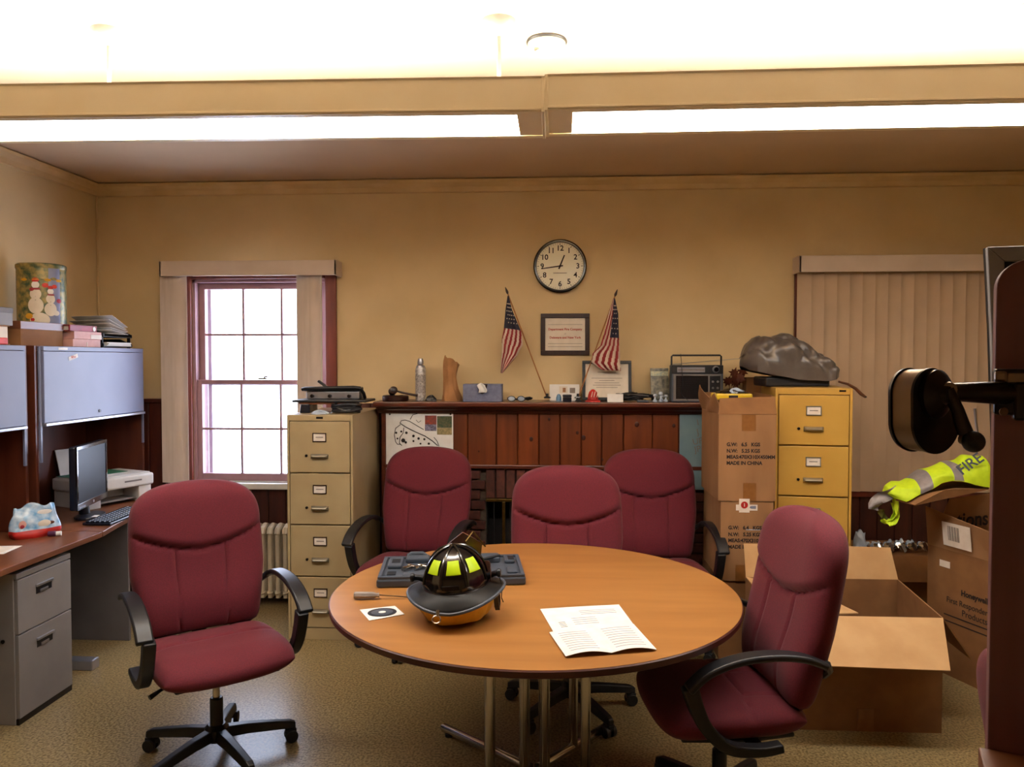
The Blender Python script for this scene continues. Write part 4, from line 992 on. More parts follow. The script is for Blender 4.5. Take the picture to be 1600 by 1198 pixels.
# on the hutch
HZ = 1.716
a = aX(25,498,-2.93); b = aX(108,498,-2.93)
tn = thing('decorated_tin', 'tall round holiday tin painted with two snowmen on the hutch', 'tin', (-2.97, (aX(66,500,-2.97)).y, HZ+.130))
RT = .125; TH = .335
def tmat(u, v): 
    a = u*360
    return 1 if 318 < a < 350 else 0
MB().grid(lambda u, v: (RT*math.cos(2*math.pi*u), RT*math.sin(2*math.pi*u), TH*v), 72, 6, wu=True, mat=tmat).lathe([(RT-.002,.0),(RT-.002,.003)],48).lathe([(RT-.002,TH-.004),(RT-.002,TH)],48).build('tin_body', ['tin_green','tin_blue'], tn, smooth=50)
MB().lathe([(RT+.003,TH-.022),(RT+.004,TH-.018),(RT+.004,TH),(RT-.004,TH+.006),(RT-.012,TH+.003)],48).build('lid','tin_green',tn,smooth=35)
def onT(az, z, rx, rz_, m_, nm):   # painted blob following the tin
    g_ = MB().grid(lambda u, v: ((RT+.0012+.001*(1-v))*math.cos(R(az)+v*rx/RT*math.cos(2*math.pi*u)), (RT+.0012+.001*(1-v))*math.sin(R(az)+v*rx/RT*math.cos(2*math.pi*u)), z+v*rz_*math.sin(2*math.pi*u)), 20, 4, wu=True)
    return g_.build(nm, m_, tn, smooth=True)
vaz = math.degrees(math.atan2(-tn.location.y, -tn.location.x))
for az, s_, z in ((vaz-14,1.15,.13),(vaz+20,.95,.11)):
    onT(az, z-.03, .034*s_, .040*s_, 'cert', 'painted_body'); onT(az, z+.03*s_, .025*s_, .028*s_, 'cert', 'painted_torso'); onT(az, z+.075*s_, .017*s_, .018*s_, 'paper', 'painted_head')
    onT(az, z+.098*s_, .016*s_, .011*s_, 'red', 'painted_hat'); onT(az+1, z+.055*s_, .020*s_, .006*s_, 'redbox', 'painted_scarf')
    for k in range(3): onT(az, z+.035*s_-.02*k, .0028, .0028, 'ink', 'painted_button')
for az, z, r_, m_ in ((vaz+8,.215,.016,'orange'),(vaz-22,.19,.014,'redbox'),(vaz+30,.21,.014,'orange'),(vaz-5,.02,.05,'cert'),(vaz-30,.04,.02,'gold_liner'),(vaz-20,.02,.014,'red'),(vaz+34,.06,.018,'cert'),(vaz+42,.13,.016,'redbox')):
    onT(az, z, r_, r_*.8, m_, 'painted_shape')
for k in range(7): onT(vaz-42+k*14, .245+.008*(k%2), .018, .008, 'tin_green' if k%2 else 'gold_liner', 'painted_garland')
bx_ = thing('brown_box', 'flat dark brown box under the snowman tin on the hutch', 'box', (-2.99, 4.12, HZ)); bx(-.16,.17,-.19,.16,0,.118).build('box_body','card_dark',bx_,bevel=.002); bx(-.163,.173,-.193,.163,.088,.1295).build('lid','desktop',bx_,bevel=.002)
gb = thing('grey_box', 'long grey box with dark lettering beside the tin', 'box', (-2.94, 3.70, HZ+.100)); bx(-.17,.13,-.30,.16,0,.085).build('box_body','tvgrey',gb,bevel=.002); bx(-.172,.132,-.302,.162,.065,.092).build('lid','grey_dark',gb,bevel=.002)
text('FIRST', .035,'ink',gb,(.1335,.02,.035),(R(90),0,R(90)))
gb2 = thing('book', 'flat brown book under the long grey box on the hutch', 'book', (-2.95, 3.70, HZ)); bx(-.16,.14,-.22,.12,0.004,.096).build('page_block','cert',gb2); bx(-.165,.145,-.225,.13,0.0,.006).build('lower_cover','card_dark',gb2);bx(-.165,.145,-.225,.13,.094,.0995).build('upper_cover','card_dark',gb2)
orr = thing('orange_packet', 'bright orange-red packet at the left edge on the hutch', 'packet', (-2.775, 3.70, HZ)); bx(-.02,.02,-.06,.05,0,.035).build('packet','orange',orr,bevel=.006); bx(-.022,.0,-.03,.07,0,.012).build('cream_slip','label',orr,bevel=.002)
rf = thing('red_folder', 'red binder lying on the pink boxes beside the tin', 'binder', (-2.92, 4.43, HZ+.092)); bx(-.15,.13,-.13,.13,0,.004).build('lower_cover','redbox',rf); bx(-.15,.13,-.13,.13,.030,.034).build('upper_cover','redbox',rf); bx(.12,.13,-.13,.13,0,.034).build('spine','redbox',rf,bevel=.003); MB().lathe([(.014,0),(.014,.004)],16,(.130,.10,.017),(0,R(90),0)).build('finger_ring','paper',rf); bx(-.14,.12,-.12,.12,.004,.030).build('page_block','label',rf)
for k,(z,lab,dx,dy) in enumerate(((0,'lower pale pink carton under the red binder on the hutch',.0,0),(.046,'upper pale pink carton with a white end label under the red binder',-.005,.02))):
    t = thing('pink_carton', lab, 'carton', (-2.90+dx, 4.46+dy, HZ+z)); bx(-.13,.12,-.15,.12,0,.045).build('carton_body','pinkbox',t,bevel=.002); bx(.1195,.1215,.01 if k else -.02,.119 if k else -.014,.003,.028).build('end_label','label',t)
lt = thing('letter_tray', 'black two-tier letter tray full of papers at the hutch end', 'letter tray', (-2.93, 4.79, HZ))
for z in (.004,.066):
    bx(-.15,.14,-.16,.16,z,z+.006).build('tray_floor','black_plastic',lt,bevel=.002)
    for yy in (-.16,.154): MB().prism([(-.15,z),(.14,z),(.14,z+.02),(.06,z+.055),(-.15,z+.055)], yy, yy+.006,'XZ').build('tray_side','black_plastic',lt)
    bx(-.15,-.144,-.16,.16,z,z+.05).build('tray_back','black_plastic',lt)
for yy in (-.157,.151): 
    for xx in (-.14,.11): bx(xx,xx+.02,yy,yy+.006,.0,.075).build('riser','black_plastic',lt)
pps = thing('paper_stack', 'stack of white papers in the lower letter tray', 'papers', (-2.92,4.79,HZ+.0105)); 
for k in range(4): bx(-.13,.14,-.13,.13,.006*k,.006*k+.0055).build('paper_sheet','paper',pps,rot=(0,0,.03*(k%3-1)))
pps = thing('paper_stack', 'loose papers heaped at a slant in the upper letter tray', 'papers', (-2.92,4.79,HZ+.0725))
for k in range(6): MB().obox((.01*(k%2),.0,.012+.010*k+.004*k*k*.3),(.26,.20,.0015),(R(-5-3*k if k%2 else -4*k),R(-2),.05*(k%3-1))).build('paper_sheet','paper' if k%3 else 'label',pps)

# ------------------------------------------------------------------ things on the round table
TZ = .7405
def T(px, py, dz=0): v = aZ(px, py, TZ+dz); return v
# fire helmet; local -Y is its rear, turned toward the room
hm = thing('fire_helmet', 'black fire helmet with lime patches and golden liner on the round table', 'helmet', (-.345, 2.69, TZ+.010), rot=(0, R(-4), R(0)))
def dome(az, ph, off=0):     # az in degrees, ph 0 at rim .. 1 at crown
    a = R(az); p = ph*math.pi/2
    k = 1+.045*abs(math.cos(4*(a-R(28.5))))**6*math.cos(p)**.3*(0 if ph > .98 else 1) if ph > .05 else 1
    rx, ry, rz = .112+off, .132+off, .139+off
    return Vector((rx*math.cos(p)*math.cos(a)*k, ry*math.cos(p)*math.sin(a)*k, .098+rz*math.sin(p)**.95*(1+.012*(k-1)*20)))
MB().grid(lambda u, v: dome(360*u, .0+.995*v), 96, 26, wu=True).build('dome', 'black_gloss', hm, smooth=60)
for k in range(8):
    az = 45*k+28.5; pts = [dome(az, .10+.88*i/16, .001) for i in range(17)]
    MB().tube(pts, [.0055]*14+[.005,.005,.004], 8).build('rib', 'black_gloss', hm, smooth=True)
MB().lathe([(.016,.234),(.016,.241),(.006,.245)], 16).build('crown_button', 'black_gloss', hm, smooth=35)
def brim_r(a):
    c, s_ = math.cos(a), math.sin(a); return (.170*c, (.185 if s_ < 0 else .165)*s_)
def brim_z(a, k): s_ = math.sin(a); return .106-.022*k-(.030*k*k if s_ < 0 else .004)*abs(s_)**2+.008*abs(math.cos(a))*k
def brim(u, v):
    a = 2*math.pi*u; ox, oy = brim_r(a); ix, iy = .108*math.cos(a), .128*math.sin(a)
    return (ix+(ox-ix)*v, iy+(oy-iy)*v, brim_z(a, v))
MB().shell(brim, 72, 8, (0,0,-.005)).build('brim', 'helmet_brim', hm, smooth=50)
MB().tube([(brim_r(2*math.pi*k/72)[0], brim_r(2*math.pi*k/72)[1], brim_z(2*math.pi*k/72, 1)-.002) for k in range(73)], .0058, 8).build('edge_trim', 'case', hm, smooth=True)
MB().tube([(.114*math.cos(2*math.pi*k/60), .134*math.sin(2*math.pi*k/60), .103) for k in range(61)], .004, 6).build('dome_band', 'sharp_dark', hm, smooth=True)
for az in (-84, -129, -39, 141, 51):
    hw = 14
    g_ = MB().shell(lambda u, v: dome(az+(2*u-1)*hw*(1-.22*v)*(1+.25*v*v)/max(.55, math.cos((.30+.20*v)*math.pi/2))**.0, .29+.24*v, .0035), 10, 8, (0,0,.0005))
    g_.build('reflective_patch', 'lime', hm, smooth=True)
def liner(u, v):
    a = 2*math.pi*u; r = 1-.17*v**1.8; n = 1+.03*math.sin(6*a)+.02*math.sin(11*a+4*v)
    return (.134*math.cos(a)*r*n, (.168 if math.sin(a) < 0 else .135)*math.sin(a)*r*n, .066-.064*v)
MB().grid(liner, 60, 12, wu=True).lathe([(.075,.003),(.075,.006)], 30).build('ear_liner', 'gold_liner', hm, smooth=60)
MB().prism([(-.055,0),(.055,0),(.068,.075),(.03,.105),(0,.125),(-.03,.105),(-.068,.075)], -.003, .003, 'XZ').build('front_shield', 'leather', hm, loc=(.020,.118,.140), rot=(R(12),0,R(8)), bevel=.001)
MB().prism([(-.03,0),(.03,0),(.018,.03),(0,.038),(-.018,.03)], -.0055, -.003, 'XZ').build('shield_badge', 'brass', hm, loc=(.020,.118,.190), rot=(R(12),0,R(12)))
MB().tube([(.035,.06,.235),(.06,.10,.262),(.10,.115,.20)], .003, 6).build('shield_bracket', 'brass', hm, smooth=True)
for s_ in (-1, 1):
    MB().tube([(s_*.108,.02,.115),(s_*.135,.01,.128),(s_*.150,.0,.132)], [.012,.010,.011], 10).build('visor_pivot', 'black_plastic', hm, smooth=True)
    MB().lathe([(.014,0),(.016,.005),(.014,.012)], 14, (s_*.148,.0,.132), (0,R(90*s_),0)).build('pivot_knob', 'black_plastic', hm, smooth=True)
MB().shell(lambda u, v: (.125*math.cos(R(-5+95*u)), .15*math.sin(R(-5+95*u)), .105+.055*v*math.sin(math.pi*min(1,u+.25))**.5), 14, 4, (0,.003,0)).build('visor', 'leather', hm, smooth=True)
MB().sweep([(.02,.085),(.03,.05),(.015,.02),(-.02,.012),(-.045,.03),(-.05,.075)], .016, .010, .142).build('chin_strap', 'black_plastic', hm)
MB().tube([(.155,.0,.115),(.162,-.01,.085),(.158,-.02,.05),(.162,-.005,.03)], .002, 6).build('strap_cord', 'black_plastic', hm, smooth=True)
rr_ = MB().tube([(.014*math.cos(k*math.pi/9), -.006*0, .012*math.sin(k*math.pi/9)) for k in range(19)], .0025, 6); rr_.build('d_ring', 'chrome', hm, smooth=True, loc=(-.045,-.190,.040), rot=(R(-25),0,0))
MB().obox((-.040,-.182,.058), (.012,.008,.022), (R(-20),0,0)).build('ring_clip', 'chrome', hm, bevel=.002)
bx(-.03,.03,-.1385,-.1365,.118,.132).build('rear_badge', 'sharp_dark', hm, bevel=.001)
# tool case
a = T(588, 919); b = T(822, 914)
tcs = thing('tool_case', 'open blue-grey moulded tool case tray behind the helmet', 'tool case', (a.x, a.y, TZ), math.atan2(b.y-a.y, b.x-a.x))
W = (b-a).length; D = .33
MB().box(0, W, 0, D, 0, .034).build('tray_base', 'case', tcs, bevel=.008)
t_ = MB()
for q in ((0.004, W-.004, .003, .018), (.004, W-.004, D-.018, D-.003), (.004, .02, .018, D-.018), (W-.02, W-.004, .018, D-.018)): t_.box(q[0], q[1], q[2], q[3], .033, .044)
t_.build('rim', 'case', tcs, bevel=.003)
for nm, x0, x1, y0, y1, h_ in (('moulded_block',.03,.09,.15,.29,.05),('moulded_block',.10,.20,.24,.31,.054),('moulded_block',.22,.34,.20,.30,.046),('moulded_block',.36,.45,.10,.20,.05),('moulded_block',.40,.50,.22,.31,.056),('moulded_block',.52,W-.03,.05,.12,.044),('moulded_block',.52,W-.03,.20,.30,.050),('moulded_block',.10,.2,.03,.08,.042)):
    bx(x0, x1, y0, y1, .033, h_).build(nm, 'case', tcs, bevel=.006)
for x0, x1, y0, y1 in ((.035,.07,.06,.11),(.045,.08,.19,.25),(.535,.56,.21,.27),(.22,.30,.06,.12),(.44,.49,.03,.07)):
    bx(x0, x1, y0, y1, .0345 if y0 < .15 else .0505, .0365 if y0 < .15 else .0515).build('pocket', 'case_dark', tcs)
MB().tube([(.105,.30,.050),(.12,.31,.058),(.17,.31,.058),(.185,.30,.050)], .009, 8).build('carry_handle', 'case', tcs, smooth=True)
for k, (x, y, rz_) in enumerate(((.115,.13,.9),(.140,.14,-.7),(.165,.135,.8),(.185,.14,-.6))):
    MB().cyl((-.030,0,0),(.030,0,0), .009, .006, 10).build('drill_bit', 'chrome', tcs, loc=(x,y,.046), rot=(0,0,rz_), smooth=True)
MB().cyl((.36,.15,.054),(.50,.245,.060), .006, n=10).build('driver_shaft', 'case_dark', tcs, smooth=True)
# screwdriver
a = T(553, 936); b = T(642, 935)
sd = thing('screwdriver', 'grey-handled screwdriver lying left of the helmet', 'screwdriver', (a.x, a.y, TZ+.0145), math.atan2(b.y-a.y, b.x-a.x))
MB().lathe([(.011,0),(.014,.005),(.0135,.05),(.012,.075),(.008,.085),(.010,.095)], 8, rot=(0,R(90),0)).build('handle', pm('smoky_handle','a39a94','8f857e',20,.25), sd, smooth=25)
MB().tube([(.094,0,0),(.20,0,-.009),(.225,0,-.0105)], [.0032,.003,.0025], 8).build('shaft', 'chrome', sd, smooth=True)
# disc sleeve
q4 = [T(562,953), T(577,970), T(632,960), T(617,947)]
c = sum(q4, Vector())/4; ds = thing('disc_sleeve', 'small white card printed with a dark disc, on the table left', 'disc sleeve', c)
MB().slab([p-c+Vector((0,0,.001)) for p in q4], .0018).build('sleeve', 'paper', ds)
ex_ = (q4[3]-q4[0]+q4[2]-q4[1])/2; ey_ = (q4[0]-q4[1]+q4[3]-q4[2])/2
def ring(r, m_, nm, z): MB().prism([tuple((ex_*r*math.cos(k*math.pi/16)+ey_*r*math.sin(k*math.pi/16)).xy) for k in range(32)], z, z+.0006).build(nm, m_, ds)
ring(.40, 'case_dark', 'printed_disc', .0021); ring(.30, 'case', 'disc_sheen', .0026); ring(.10, 'paper', 'disc_hub', .0031)
# papers
def sheet(name, label, corners, bend, lines, z0=0, fold=True):
    q = [T(*p) for p in corners]; c = sum(q, Vector())/4; t = thing(name, label, 'paper', (c.x, c.y, TZ+z0)); q = [p-c for p in q]
    def fn(u, v):
        p = (q[0]*(1-u)+q[3]*u)*(1-v)+(q[1]*(1-u)+q[2]*u)*v; uu = (u*2) % 1 if fold else u
        return (p.x, p.y, .0012+bend*math.sin(math.pi*uu)**1.0*(.25+.75*v))
    MB().shell(fn, 32, 6, (0,0,.001)).build('page', 'paper', t, smooth=True)
    for (u0, u1, v0, v1, m_, n) in lines:
        for k in range(n):
            v = v0+(v1-v0)*k/max(1, n-1)
            MB().shell(lambda a_, b_: tuple(Vector(fn(u0+(u1-u0)*a_, v+.018*b_))+Vector((0,0,.0012))), 6, 1, (0,0,.0003)).build('printed_line', m_, t)
    return t
pmg = pm('faint_print', '9c9aa2', 'aeacb2', 60, .8)
sheet('printed_sheet', 'white printed sheet on the table, farther of the two and partly overlapped', [(844,952),(866,990),(992,979),(967,945)], .003, [(.45,.9,.2,.35,pmg,3),(.3,.6,.5,.75,pmg,4),(.12,.2,.62,.80,'greyink',4)], 0, False)
sheet('open_booklet', 'open white booklet on the table, nearer of the two papers', [(858,990),(884,1028),(1026,1017),(990,977)], .010, [(.08,.40,.12,.85,pmg,9),(.58,.92,.10,.85,pmg,9)], .0035)

# ------------------------------------------------------------------ cartons
def carton(name, label, x0, x1, y0, y1, z0, z1, mat='card', rz=0, cat='carton'):
    t = thing(name, label, cat, ((x0+x1)/2, (y0+y1)/2, z0), rz)
    w_, d_, h_ = (x1-x0)/2, (y1-y0)/2, z1-z0
    for nm, b_ in (('front_panel', (-w_, w_, -d_, -d_+.005, .0, h_)), ('rear_panel', (-w_, w_, d_-.005, d_, 0, h_)), ('side_panel', (-w_, -w_+.005, -d_+.005, d_-.005, 0, h_)), ('side_panel', (w_-.005, w_, -d_+.005, d_-.005, 0, h_)), ('bottom_panel', (-w_+.005, w_-.005, -d_+.005, d_-.005, 0, .006))):
        bx(*b_).build(nm, mat, t, bevel=.0015)
    return t, w_, d_, h_
GX0, GX1, GY0, GY1 = .878, 1.185, 4.25, 4.74
s3, w_, d_, h_ = carton('carton', 'lowest brown carton of the stack beside the yellow cabinet', GX0+.01, GX1+.005, GY0+.01, GY1, 0, .434, 'card_dark')
bx(-w_, w_, -d_, d_, h_-.006, h_).build('top_flaps', 'card_dark', s3)
s2, w_, d_, h_ = carton('carton', 'middle brown carton of the stack, with a red dot sticker', GX0+.015, GX1-.01, GY0, GY1, .435, .872)
bx(-w_, w_, -d_, d_, h_-.005, h_).build('top_flaps', 'card', s2)
def prints(par, w_, d_, ztop, rows, zs, size=.030, x=-.10):
    for s_, z in zip(rows, zs): text(s_, size, 'ink', par, (x, -d_-.0008, z), align='LEFT', bold=.0010, name='lettering', sx=.95)
yy = aY(1165, 822, GY0).z-.435
prints(s2, w_, d_, h_, ('G.W:   6.4   KGS','N.W:   5.25 KGS','MEAS:470X310X450MM','MADE IN CHINA'), [aY(1160,p,GY0).z-.435 for p in (824.5,835,844.5,854.5)], .027, -.10)
q = aY(1163,791,GY0); qx, qz = q.x-s2.location.x, q.z-.435
bx(qx-.028,qx+.028,-d_-.0012,-d_-.0002,qz-.033,qz+.042).build('sticker','label',s2); bx(qx-.045,qx+.07,-d_-.0018,-d_-.0012,qz-.022,qz+.010).build('sticker','label',s2)
MB().lathe([(.019,0),(.019,.0008)],24,(qx,-d_-.0018,qz+.008),(R(90),0,0)).build('red_dot','red',s2); text('i',.026,'label',s2,(qx,-d_-.0030,qz+.008),bold=.001)
text('488',.022,'tissue',s2,(qx+.045,-d_-.0024,qz-.005),bold=.001); bx(-.005,.07,-d_-.001,-d_-.0002,.33-.05,.335-.05).build('clear_tape','silver_film',s2)
bx(-.06,-.01,-d_-.001,-d_-.0002,.0,.09).build('tape_strip','tape',s2)
s1, w_, d_, h_ = carton('carton', 'topmost brown carton of the stack, open and holding a yellow packet', GX0, GX1, GY0, GY1, .873, 1.345)
prints(s1, w_, d_, h_, ('G.W:   6.5   KGS','N.W:   5.25 KGS','MEAS:470X310X450MM','MADE IN CHINA'), [aY(1160,p,GY0).z-.873 for p in (694.5,704.5,714,723.5)], .027, -.11)
bx(-.03,.045,-d_-.001,-d_-.0002,h_-.09,h_-.001).build('tape_strip','tape',s1); bx(-.02,.05,-d_-.001,-d_-.0002,.0,.10).build('tape_strip','tape',s1)
MB().slab([(-w_,-d_,h_),(w_,-d_,h_),(w_+.0,-d_+.03,h_+.095),(-w_+.01,-d_+.03,h_+.085)],.004).build('front_flap','card_dark',s1)
MB().shell(lambda u, v: (-w_-.004-.015*v+.010*math.sin(9*u+4*v), -d_+2*d_*u, h_+(.11+.035*math.sin(3+5*u))*v), 12, 6, (.004,0,0)).build('side_flap','card',s1,smooth=True)
MB().slab([(w_,-d_,h_),(w_,d_,h_),(w_+.005,d_,h_+.10),(w_-.0,-d_+.10,h_+.10)],.004).build('side_flap','card_dark',s1)
MB().slab([(-w_,d_,h_),(w_,d_,h_),(w_,d_+.005,h_+.10),(-w_,d_+.005,h_+.10)],.004).build('rear_flap','card_dark',s1)
bx(-w_+.01, w_-.01, -d_+.045, d_-.02, h_-.10, h_+.072).build('contents_board','card_dark',s1)
yp = thing('yellow_packet', 'yellow packet with black tools under clear film in the top carton', 'packet', (aY(1143,610,4.40).x, 4.40, 1.418))
bx(-.10,.10,-.07,.08,0,.035).build('tray', pm('packet_yellow','d9b81e','cba818',30,.4), yp, bevel=.008)
MB().grid(crump(.08,.055,.024,12,.3), 30, 8, wu=True).build('wrapped_tools','black_gloss',yp,smooth=True,loc=(0,.005,.034)); MB().grid(crump(.045,.03,.026,13,.4), 24, 8, wu=True).build('clear_film','silver_film',yp,smooth=True,loc=(.02,-.01,.036)); bx(-.03,.02,-.0715,-.0705,.010,.026).build('printed_mark','ink',yp)
# big open box
ob_ = thing('open_carton', 'large empty open carton on the floor with its flaps spread', 'carton', (1.35, 3.75, 0))
FLc, FRc, BRc, BLc = Vector((.985,3.46,0)), Vector((1.69,3.46,0)), Vector((1.755,4.06,0)), Vector((.985,4.06,0)); O = Vector((1.35,3.75,0)); zt_ = .51
def wall(nm, a, b, m_='card_dark'): 
    up = Vector((0,0,zt_)); MB().slab([a-O, b-O, b-O+up, a-O+up], .005).build(nm, m_, ob_)
wall('front_panel', FLc, FRc); wall('side_panel', FRc, BRc); wall('rear_panel', BRc, BLc); wall('side_panel', BLc, FLc)
MB().slab([p-O+Vector((0,0,.004)) for p in (FLc, FRc, BRc, BLc)], .005).build('bottom_panel', 'card_dark', ob_)
up = Vector((0,0,zt_))
fq = aY(1485,1048,3.24); MB().slab([FLc+up-O, FRc+up-O, fq-O, Vector((1.0,3.24,fq.z+.01))-O], .005).build('front_flap', 'card_in', ob_)
k1 = aY(1391,855,4.115); k0 = aY(1162,849,4.115); MB().slab([BRc+up-O, BLc+up-O, k0-O, k1-O], .005).build('rear_flap', 'card_in', ob_)
MB().slab([FRc+up-O, BRc+up-O, Vector((1.875,4.02,.30))-O, aY(1518,1030,3.52)-O], .005).build('side_flap', 'card', ob_)
MB().slab([BLc+up-O, FLc+up-O, Vector((1.34,3.49,.515))-O, Vector((1.30,3.95,.47))-O], .005).build('side_flap', 'card_in', ob_)
bx(-.02,.05,-.2935,-.2925,.0,.10).build('tape_strip','tape',ob_)
# tall lettered box at the right
tx = thing('tall_carton', 'tall brown lettered carton at the right with raised torn flaps', 'carton', (1.987, 4.24, 0), math.atan2(-.938,.347))
L_, Dp, Hb = .74, .46, .655      # local x runs along the visible face toward the viewer, local y into the box
for nm, b_ in (('front_panel',(0,L_,0,.005,0,Hb)),('rear_panel',(0,L_,Dp-.005,Dp,0,Hb)),('side_panel',(0,.005,.005,Dp-.005,0,Hb)),('side_panel',(L_-.005,L_,.005,Dp-.005,0,Hb)),('bottom_panel',(.005,L_-.005,.005,Dp-.005,0,.006))): bx(*b_).build(nm,'card_dark',tx)
MB().slab([(0,.0,Hb),(.47,.0,Hb),(.42,-.035,Hb+.15),(.30,-.03,Hb+.165),(.0,-.02,Hb+.205)],.004).build('front_flap','card',tx)

MB().slab([(0,.02,Hb),(0,Dp-.02,Hb),(.03,Dp-.04,Hb+.26),(.02,.12,Hb+.24)],.004).build('end_flap','card',tx)
text('tions', .11, 'ink', tx, (.030, .27, Hb+.12), (R(90), 0, R(90)), bold=.002)
MB().slab([(0,Dp,Hb),(L_,Dp,Hb),(L_,Dp+.05,Hb+.24),(0,Dp+.03,Hb+.24)],.004).build('rear_flap','card_dark',tx)
def loc_t(p): return tx.matrix_world.inverted() @ Vector(p)
bpy.context.view_layer.update()
wf = [loc_t(aY(*p)) for p in ((1399,781,4.05),(1475,747,4.30),(1546,752,4.30),(1545,764,4.0),(1478,765,3.97),(1430,789,3.97))]
MB().slab(wf, .005).build('raised_flap','card_dark',tx)
# label on the front flap (tilted outward a little like the flap)
tl = math.atan2(.02,.2)
bx(-.085,.085,-.001,0,-.062,.062).build('shipping_label','label',tx,loc=(.205,-.027,Hb+.088),rot=(-.0+R(7),0,0))
for k in range(9): bx(-.06+.008*k,-.057+.008*k+.002*(k%2),-.002,-.001,-.03,.045).build('barcode_bar','greyink',tx,loc=(.215,-.028,Hb+.088),rot=(R(7),0,0))
bx(-.02,.045,-.001,.0,-.016,.018).build('tape_scrap','label',tx,loc=(.10,-.002,.575))
for s_, x, z, sz in (('Honeywell',.365,.452,.040),('First Responder',.365,.395,.042),('Products',.365,.350,.046)): text(s_, sz, 'ink', tx, (x+.005,-.0012,z), align='RIGHT', bold=.0014 if sz<.041 else 0, sx=.9)
for z in (.312,.280): bx(.11,.37,-.0012,0,z,z+.006).build('printed_line','ink',tx)
# hi-vis vest
V0 = aY(1460, 745, 4.15)
vt = thing('safety_vest', 'crumpled hi-vis yellow vest with grey tape draped over the tall carton flap', 'vest', V0)
topl = [(1381,768),(1384,761),(1398,755),(1414,753),(1428,743),(1442,734),(1458,728),(1472,726),(1484,722),(1494,717),(1504,712),(1520,712),(1534,713),(1540,722),(1547,740)]
botl = [(1383,771),(1390,775),(1402,778),(1416,770),(1428,764),(1442,757),(1456,750),(1472,746),(1484,746),(1496,749),(1506,752),(1520,755),(1534,757),(1542,756),(1548,748)]
def vest(u, v):
    x = u*(len(topl)-1); i = min(int(x), len(topl)-2); k = x-i
    tx_, ty_ = topl[i][0]*(1-k)+topl[i+1][0]*k, topl[i][1]*(1-k)+topl[i+1][1]*k
    bx2, by2 = botl[i][0]*(1-k)+botl[i+1][0]*k, botl[i][1]*(1-k)+botl[i+1][1]*k
    e = min(1, min(u,1-u)*6)**.5; a = math.pi*v; hh = math.sin(a)**.8 if 0 < v < 1 else 0
    Y = 4.10-.11*math.cos(a)*e + .0*u; yc = by2+(ty_-by2)*hh
    wr = .007*math.sin(31*u+6*v+3*math.sin(5*v))+.005*math.sin(17*u-12*v)
    p = aY(bx2+(tx_-bx2)*hh, yc, 4.10); p.y = Y+wr*.8; p.z += wr*.7*hh
    return tuple(p-V0)
def vm(u, v): x = u*14; return 1 if (3.6 < x < 4.9 and True) or (7.2 < x < 8.5) else 0
MB().shell(vest, 70, 26, (0,0,.002), mat=vm).build('vest_body', ['vest','vest_tape'], vt, smooth=80)
def ribbon(pts, wd, m_, nm, Y):
    P_ = [aY(p[0], p[1], Y)-V0 for p in pts]
    def fn(u, v):
        x = u*(len(P_)-1); i = min(int(x), len(P_)-2); k = x-i; p = P_[i].lerp(P_[i+1], k); t = (P_[i+1]-P_[i]).normalized(); n = Vector((-t.z,0,t.x))
        return tuple(p+n*(v-.5)*wd+Vector((0,.012*math.sin(8*u+5*v),0)))
    MB().shell(fn, 18, 5, .002).build(nm, m_, vt, smooth=60)
ribbon([(1364,796),(1366,788),(1375,778),(1390,772),(1404,766)], .055, 'vest_tape', 'tape_end', 4.06)
ribbon([(1398,776),(1402,792),(1403,805),(1396,815),(1388,820)], .026, 'vest', 'hanging_strap', 4.07)
ribbon([(1378,812),(1386,817),(1394,812),(1398,800),(1396,785)], .022, 'vest', 'hanging_strap', 4.09)
ribbon([(1376,796),(1380,806),(1383,815)], .03, pm('shaded_vest_fabric','6b6a22','5c5b1c',20,.8), 'shaded_hem', 4.11)  # vest yellow darkened to olive, shade painted into the hem colour
text('FIRE', .072, 'case', vt, aY(1516,725,4.0)-V0, (R(75),R(-38),R(-8)), bold=.001)
# low carton, garland, bag at the back wall
lc, w_, d_, h_ = carton('low_carton', 'dark brown carton on the floor by the back wall under the silver garland', 1.80, 2.30, 4.72, 5.12, 0, .47, 'card_dark')
bx(-w_, w_, -d_, d_, h_-.005, h_).build('top_flaps', 'card_dark', lc)
MB().slab([(-w_+.1,-d_,h_),(w_,-d_,h_),(w_,-d_-.10,h_-.13),(-w_+.14,-d_-.10,h_-.13)],.004).build('front_flap','card_dark',lc)
gp = []
for k in range(46): gp.append((1.90+.34*k/45, 4.80+.03*math.sin(k*1.4), .502+.016*math.sin(k*2.1)+.012*(k/45)))
gl_ = thing('garland', 'twisted silver garland lying on the dark carton by the back wall', 'garland', (0,0,0))
gl_.location = (2.05,4.80,.47); gpl = [Vector(p)-Vector((2.05,4.80,.47)) for p in gp]
MB().tube(gpl, [.008+.010*abs(math.sin(k*.9)) for k in range(46)], 6).build('strand','chrome',gl_,smooth=20)
MB().tube([p+Vector((0,.02,.004+.012*math.cos(i*2.0))) for i,p in enumerate(gpl)], [.005+.009*abs(math.cos(i*1.1)) for i in range(46)], 6).build('strand','silver_film',gl_,smooth=20)
pb, _f = pouch('plastic_bag', 'small translucent bluish plastic bag beside the silver garland', (1.845,4.80,.471), .04, .05, .13, 9, 'silver_film', 'tissue', 0)

